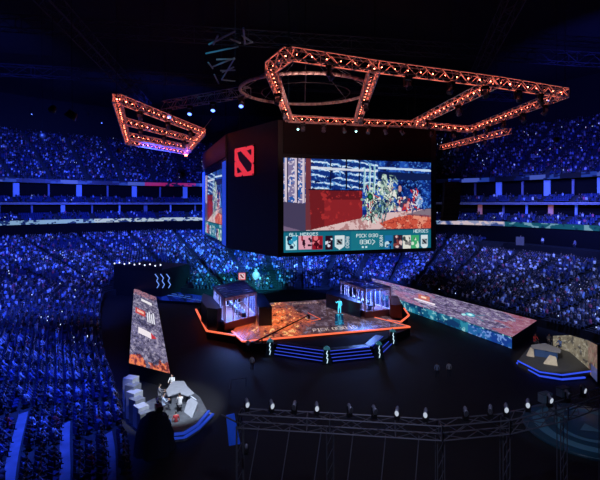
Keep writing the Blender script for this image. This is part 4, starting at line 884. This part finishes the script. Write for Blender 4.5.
for (x, y, s_, f_, l_) in ((159, 401, 'grey', (1, .3), 'caster in a grey top seated at the desk, back to the seats'), (163, 411, 'pale blue', (1, .5), 'caster in a pale top seated nearest the steps of the desk'), (172, 390, 'white', (-.1, -1), 'caster in a white top facing out from behind the desk'), (180, 411, 'white', (-.5, 1), 'caster seated at the desk end near the wedge')):
    p = G(x, y, Zc); person('desk', tuple(p), f_, l_, s_).scale = (1.15,)*3; ch = MB(); a_ = math.atan2(f_[1], f_[0])-math.pi/2; ch.lathe([(.24, 0), (.05, .04), (.05, .42), (.22, .44), (.22, .48), (.001, .48)], 10, tuple(p)); one('stool', ch, chm, tuple(p), 'black round stool under the '+l_.split(' seated')[0].split(' facing')[0]+(' at the steps' if s_ == 'pale blue' else '')+(' by the wedge' if x == 180 else ''), 'stool')
# stepped grey blocks climbing beside
t = empty('block_wall', tuple(G(135, 400, 0)), 'curved wall of stepped grey blocks descending to the caster platform', 'block wall')
for k_, (x, y, hh) in enumerate(((131, 377, 2.6), (133, 384, 2.2), (134.5, 391, 1.9), (137, 398, 1.6), (141, 405, 1.3), (144, 411, 1.0))):
    p = G(x, y+10, .0); p = G(x, y, hh+.6); MB().box((p.x, p.y, (hh+.6)/2), (1.1, 1.0, hh+.6), -.3-.12*k_).build('block', gp if k_ % 2 == 0 else gp2, t)
# camera operator silhouette in front (black draped camera stand)
p = G(158, 434, 1.2); t = empty('camera_stand', (p.x, p.y, 0), 'black draped camera stand silhouetted before the casters', 'camera stand')
dr_ = MB(); dr_.lathe([(1.55, 0), (1.45, .8), (1.4, 1.5), (1.15, 2.2), (.95, 2.7), (.5, 3.0), (.001, 3.05)], 22, (p.x-.2, p.y-.2, 0)); dr_.v = [(p.x-.2+(v[0]-p.x+.2)*(1+.12*math.sin(7*math.atan2(v[1]-p.y+.2, v[0]-p.x+.2)+v[2])), p.y-.2+(v[1]-p.y+.2)*(1+.12*math.sin(7*math.atan2(v[1]-p.y+.2, v[0]-p.x+.2)+v[2])), v[2]) for v in dr_.v]; dr_.build('drape', mat('blue_black_cloth', (.008, .01, .03), .9), t); MB().box((p.x, p.y+.2, 3.25), (.5, .9, .45), .5).build('camera_body', darkm, t); MB().tube((p.x-.1, p.y+.6, 3.3), (p.x-.4, p.y+1.2, 3.3), .16, 10).build('lens', blackg, t)
person('stand', tuple(G(176, 432, 0)), (-.3, 1), 'crew member in a red top standing beside the draped camera', 'red')
person('stand', tuple(G(168, 436, 0)), (.2, 1), 'crew member in a blue top standing behind the draped camera', 'blue')

# ------------------------------------------------------------------ analyst platform beyond the long runway
dkd = mat('dark_deck', (.05, .055, .065), .5, noise=.2); t = empty('analyst_platform', tuple(G(555, 368, 0)), 'small platform with two bright blue light lines near the long runway end', 'platform'); Za = .8
F_ = [gc(518, 360, Za), gc(540, 371, Za), gc(562, 374, Za), gc(592, 370, Za)]
MB().prism(F_+[gc(590, 357, Za), gc(560, 348, Za), gc(530, 346, Za)], 0, Za).build('deck', dkd, t)
nb_ = mat('bright_blue_line', (.02, .04, .3), .4, emis=(.04, .1, 1), strength=.85)
strip(F_, Za-.1, .2, nb_, t, 'rim_light', .14)
F2 = [gc(517, 362.5, .3), gc(540, 375.5, .3), gc(562, 379, .3), gc(585, 377, .3)]; MB().prism(F2+[gc(560, 360, .3), gc(530, 355, .3)], 0, .3).build('lower_step', gp2, t); strip(F2, .25, .2, nb_, t, 'rim_light', .14)
whp = mat('cream_panel', (.6, .56, .48), .5, noise=.08)
t = empty('analyst_desk', tuple(G(548, 360, Za)), 'angular desk with cream slanted front panels on the blue-rimmed platform', 'desk')
dt = [G(531, 345, Za+1), G(545, 343, Za+1), G(561, 349, Za+1), G(560, 353, Za+1), G(545, 350, Za+1), G(532, 348, Za+1)]
MB().prism([tuple(p.xy) for p in dt], Za+.93, Za+1.0).build('top', gp, t); cc_ = sum(dt, Vector())/6; MB().prism([tuple(lerp(cc_, p, .82).xy) for p in dt], Za, Za+.93).build('body', mat('desk_blue', (.04, .1, .3), .5), t)
for (x0, x1, y0, y1, xs) in ((527, 534.5, 356, 357.5, 533), (544, 557.5, 364, 366, 552)):
    b0, b1 = G(x0, y0, Za+.02), G(x1, y1, Za+.02); tp_ = Vector((G(xs-2.5, y0-9, Za+.8))); tq = Vector(G(x1-1, y1-9, Za+.8)); 
    MB().add([b0, b1, tq, tp_, b0+Vector((.05, .3, 0)), b1+Vector((.05, .3, 0))], [(0, 1, 2, 3), (4, 3, 2, 5), (0, 3, 4), (1, 5, 2), (0, 4, 5, 1)]).build('front_panel', whp, t)
for (x, y, s_, f_, l_) in ((535, 349, 'red', (.1, -1), 'analyst in a red top seated behind the cream-panelled desk'), (549, 349, 'grey', (-.2, -1), 'analyst in a grey top seated mid-desk by the pale backdrop'), (560, 354, 'blue', (-1, -.4), 'analyst in a blue top seated at the desk end')):
    p = G(x, y-3.5, Za); person('desk', tuple(p), f_, l_, s_).scale = (1.15,)*3; ch = MB(); ch.lathe([(.24, 0), (.05, .04), (.05, .42), (.22, .44), (.22, .48), (.001, .48)], 10, tuple(p)); one('stool', ch, chm, tuple(p), 'black round stool under the '+l_.split(' seated')[0], 'stool')
t = empty('backdrop_wall', tuple(G(578, 365, 0)), 'pale mottled LED backdrop curving behind the analyst desk', 'LED wall')
c = Canvas(90, 40, (150, 140, 120)); n1 = c.noise(7, 61, 4); n2 = c.noise(3, 62, 2); c.a *= (.25+1.1*n1[..., None]); c.put(n2 > .62, (196, 190, 170), .7); c.put(n1 < .38, (44, 44, 56), .7); m_ = c.X > 66; c.put(m_&(n2 > .4), (150, 90, 90), .5); c.put((c.X > 74)&(c.Y > 26), (60, 90, 160), .7); c.a *= .62
bw = [G(553, 350, .3), G(570, 356, .3), G(588, 372, .3), G(597, 382, .3)]; bw = [Vector((p.x, p.y, 0)) for p in bw]
cum = [0]; 
for p, q in zip(bw, bw[1:]): cum.append(cum[-1]+(q-p).length)
def fnb(u, v):
    d = u*cum[-1]; x = np.interp(d, cum, [p.x for p in bw]); y = np.interp(d, cum, [p.y for p in bw]); top_ = np.interp(d, cum, [2.2, 3.0, 4.0, 4.4]); return np.stack([x, y, .3+(top_-.3)*(1-v)], -1)
led('led_face', c, 0, 0, 0, 0, LED, t, fn=fnb)
for k_ in range(3):
    p, q = bw[k_], bw[k_+1]; d = (q-p).normalized(); n0 = Vector((-d.y, d.x, 0)); n0 = n0 if n0.x+n0.y > 0 else -n0; hh = (2.2, 3.0, 4.0, 4.4)
    a_, b_ = p+n0*.06, q+n0*.06; a2_, b2_ = a_+n0*.3, b_+n0*.3
    MB().add([a_, b_, b2_, a2_]+[a_+Vector((0, 0, hh[k_])), b_+Vector((0, 0, hh[k_+1])), b2_+Vector((0, 0, hh[k_+1])), a2_+Vector((0, 0, hh[k_]))], [(0, 3, 2, 1), (4, 5, 6, 7), (0, 1, 5, 4), (1, 2, 6, 5), (2, 3, 7, 6), (3, 0, 4, 7)]).build('support_frame', black, t)
def spot(name, p, tgt, col, e_, cone):
    L_ = bpy.data.lights.new(name, 'SPOT'); L_.energy = e_; L_.color = col; L_.spot_size = R(cone); L_.spot_blend = .5; L_.shadow_soft_size = .2; o = bpy.data.objects.new(name, L_); C.objects.link(o); o.location = p; aim(o, tgt); return o
spot('caster_key_light', (-8, 36, 16), G(172, 400, 1), (.8, .88, 1), 20000, 36)
spot('analyst_key_light', (22, 44, 14), G(548, 358, 1), (1, .93, .85), 9000, 26)
spot('brace_fill_spot', (-26, 58, 42.6), (-13, 72, 43.4), (.05, .6, 1), 4200, 52)  # unseen cyan spot added to brighten the roof bracing
spot('ring_fill_spot', (0.8, 50, 29), (0.8, 64, 36), (1, .55, .5), 4200, 75)  # unseen warm spot added because other lamps miss the ring pipe
spot('rig_fill_spot', (2, 12, 26), (4, 27, 8), (.5, .55, .85), 7000, 60)  # unseen spot added to bring out the near truss and its fixtures
spot('floor_light', (22, 30, 22), G(572, 428, 0), (.3, .6, 1), 2500, 30)

# ------------------------------------------------------------------ near rig: ground-supported truss with lights on top
rigm = mat('rig_truss', (.19, .19, .23), .45, .5)
zt_ = 7.2; RP = [G(240, 418, zt_), G(330, 423, zt_), G(440, 430, zt_), G(505, 424, zt_), G(562, 411, zt_), G(604, 396, zt_)]
t = empty('ground_truss', (RP[2].x, RP[2].y, 0), 'thin grey truss on legs crossing in front of the stage floor', 'truss')
for p, q in zip(RP, RP[1:]): truss_mb(p, q, .8, .04, .026, 1.3).build('truss_section', rigm, t)
for f_ in (0, 1, 2, 3, 4, 5):
    p = RP[f_]; l = MB()
    for sx, sy in ((-.2, -.2), (.2, -.2), (.2, .2), (-.2, .2)): l.tube((p.x+sx, p.y+sy, 0), (p.x+sx, p.y+sy, zt_-.4), .03, 5)
    for k_ in range(8): z = k_*.85; l.tube((p.x-.2, p.y-.2, z), (p.x+.2, p.y-.2, z+.85 if z < 6 else z), .02, 4)
    l.build('leg', rigm, t)
for k_ in range(6):
    p = lerp(RP[0], RP[2], .1+.16*k_); q = p+Vector((-1.2, -2.2, -zt_+.02)); MB().tube(p+Vector((0, 0, -.4)), q, .03, 5).build('stay', rigm, t)
def top_at(x):
    pxs = [300+F*p.x/p.y for p in RP]; k = max(0, min(len(RP)-2, sum(1 for v_ in pxs if v_ < x)-1)); f_ = (x-pxs[k])/(pxs[k+1]-pxs[k]); return lerp(RP[k], RP[k+1], f_)
for x, lit in ((247, 1), (272, 1), (295, 0), (317, 1), (350, 0), (375, 0), (398, 1), (426, 1), (465, 0), (490, 0), (506, 1), (527, 1), (549, 1), (567, 0), (582, 1)):
    p = top_at(x)+Vector((0, 0, .42)); put('stage_light', l_white if lit else l_off, p, R(180)+random.uniform(-.5, .5), ('moving light with a white glowing lens' if lit else 'unlit moving light')+' standing on the grey ground truss', ('white-lensed' if lit else 'unlit')+' lights on the ground truss', 1.1, True)
p = top_at(245)+Vector((.2, -1.0, -1.6)); put('stage_light', l_white, p, 0, 'small white-lensed light clamped below the end of the ground truss', None, .9, True)
# draped strip at the truss end, blue light put into colour and glow
t = empty('blue_banner', tuple(G(236, 436, 2)), 'fabric strip hanging from the ground truss end, blue light put into its glow', 'banner')
a0, a1_, b0, b1 = G(226, 416, 6.9), G(234, 414, 6.9), G(240, 444, 4.5), G(229, 446, 4.5)
MB().add([a0, a1_, b0, b1]+[p+Vector((0, .12, 0)) for p in (a0, a1_, b0, b1)], [(0, 1, 2, 3), (7, 6, 5, 4), (0, 4, 5, 1), (1, 5, 6, 2), (2, 6, 7, 3), (3, 7, 4, 0)]).build('cloth', mat('banner_blue_lit', (.03, .1, .7), .6, emis=(.01, .06, .6), strength=.3), t)
MB().tube(a0+Vector((-.3, .06, .05)), RP[0]+Vector((0, 0, -.35)), .05).build('hanging_bar', rigm, t)
# floor emblem disc
pc_ = G(588, 431, 0); t = empty('floor_emblem', tuple(pc_), 'dark teal round platform with a pale swirl on the floor below the analyst desk', 'platform')
MB().lathe([(5.2, 0), (5.2, .2), (5.1, .22), (.001, .22)], 48, tuple(pc_)).build('disc', mat('disc_teal', (.03, .08, .11), .3), t)
sw = MB(); tealm = mat('disc_swirl', (.12, .26, .32), .4)
for r0, r1, t0, t1 in ((3.6, 4.1, .4, 5.6), (2.2, 2.45, 1.2, 6.6)):
    n = 40; vs = []; 
    for k_ in range(n+1):
        x = t0+(t1-t0)*k_/n; wdt = (r1-r0)*math.sin(math.pi*(k_+1)/(n+2)); vs += [(pc_.x+(r0-wdt/2)*math.cos(x), pc_.y+(r0-wdt/2)*math.sin(x), .235), (pc_.x+(r1+wdt/2)*math.cos(x), pc_.y+(r1+wdt/2)*math.sin(x), .235)]
    sw.add(vs, [(2*k_, 2*k_+1, 2*k_+3, 2*k_+2) for k_ in range(n)])
sw.build('swirl', tealm, t)
MB().add([(pc_.x-.9, pc_.y-.3, .24), (pc_.x+.9, pc_.y-.7, .24), (pc_.x+.3, pc_.y+.9, .24)], [(0, 1, 2)]).build('centre_mark', tealm, t)
# flight cases and crew on the dark floor
for x, y, w_ in ((556, 418, 'near the teal disc'), (545, 402, 'behind the ground truss tip'), (563, 396, 'by the bright-lensed light')):
    p = G(x, y, 0); cs = MB(); cs.box((p.x, p.y, .45), (1.2, .7, .8), .4); o = one('flight_case', cs, gp, tuple(p), f'pale equipment case on the dark floor {w_}', 'case'); MB().box((p.x, p.y, .9), (1.22, .72, .08), .4).build('lid', gp2, o)
for x, y, s_, l_ in ((248, 352, 'white', 'crew member in a white top standing on the dark floor near the crane'), (252, 370, 'white', 'crew member in a white top alone on the dark floor'), (437, 378, 'pale blue', 'crew member in a pale top on the dark floor, outer of two'), (449, 377, 'white', 'crew member in a white top on the dark floor, inner of two'), (304, 261, None, '')):
    if s_: person('stand', tuple(G(x, y, 0)), (.2, 1), l_, s_)
# low barrier line on the floor
t = empty('barrier', tuple(G(235, 400, 0)), 'thin low metal barrier on the dark floor before the stage', 'barrier')
bp_ = [G(229, 399, 0), G(231, 389, 0), G(246, 387, 0)]
for p, q in ((bp_[0], bp_[1]), (bp_[1], bp_[2])):
    MB().tube(p+Vector((0, 0, 1)), q+Vector((0, 0, 1)), .03).build('rail', rigm, t)
for p in bp_: MB().tube(p, p+Vector((0, 0, 1.0)), .03).build('post', rigm, t)

# line arrays
def line_array(x, y0, y1, D_, label):
    X_ = (x-300)/F*D_; zt2 = CAMZ+(HOR-y0)/F*D_; zb2 = CAMZ+(HOR-y1)/F*D_; t = empty('line_array_speaker', (X_, D_, zb2), label, 'loudspeaker'); n = 9
    for k in range(n):
        z = zt2+(zb2-zt2)*(k+.5)/n; MB().box((X_, D_+.02*k*k, z), (2.9, 1.3, abs(zt2-zb2)/n*.93), 0, R(-k*1.2)).build('cabinet', black, t)
    MB().box((X_, D_, zt2+.15), (2.4, 1.2, .2)).build('flying_frame', darkm, t); MB().tube((X_, D_, zt2+.2), (X_, D_, 55.95), .06).build('hoist_chain', darkm, t)
line_array(451.5, 183, 221, 82, 'tall black line array loudspeaker hanging beside the big screen')
# camera bay under the ribbon
t = empty('camera_bay', tuple(pol(th_of(52, 108), 0, 0)), 'dark open broadcast bay at the top of the lower seats', 'booth'); 
def rp(thd, r, z): return Vector(pol(thd, float(RO(thd))+r, z))
ta_, tb2 = th_of(51, 110), th_of(64, 82)
pts = [rp(ta_+(tb2-ta_)*k/8, -4.0, 0) for k in range(9)]; bk_ = [rp(ta_+(tb2-ta_)*k/8, -.3, 0) for k in range(9)]
MB().prism([tuple(p.xy) for p in pts+bk_[::-1]], 8.4, 10.7).build('parapet', black, t)
scm = mat('bay_screen', (.1, .1, .15), .4, emis=(.3, .3, .5), strength=.06)
p = G(520, 241, 12); MB().box(p, (1.6, .2, 1.8), -.4).build('lit_doorway', scm, t); p2 = pts[2]
for k, (fx, s_) in enumerate(((.12, 'red'), (.3, 'white'), (.55, 'grey'), (.8, 'black'))):
    p = rp(ta_+(tb2-ta_)*fx, -2.2, 10.7); a_ = math.atan2(CY-p.y, CX-p.x); person('stand', tuple(p), (math.cos(a_), math.sin(a_)), f'crew member in a {s_} top standing in the dark broadcast bay', s_)
print('objects', len(bpy.data.objects), 'crowd', int(sel.sum()))
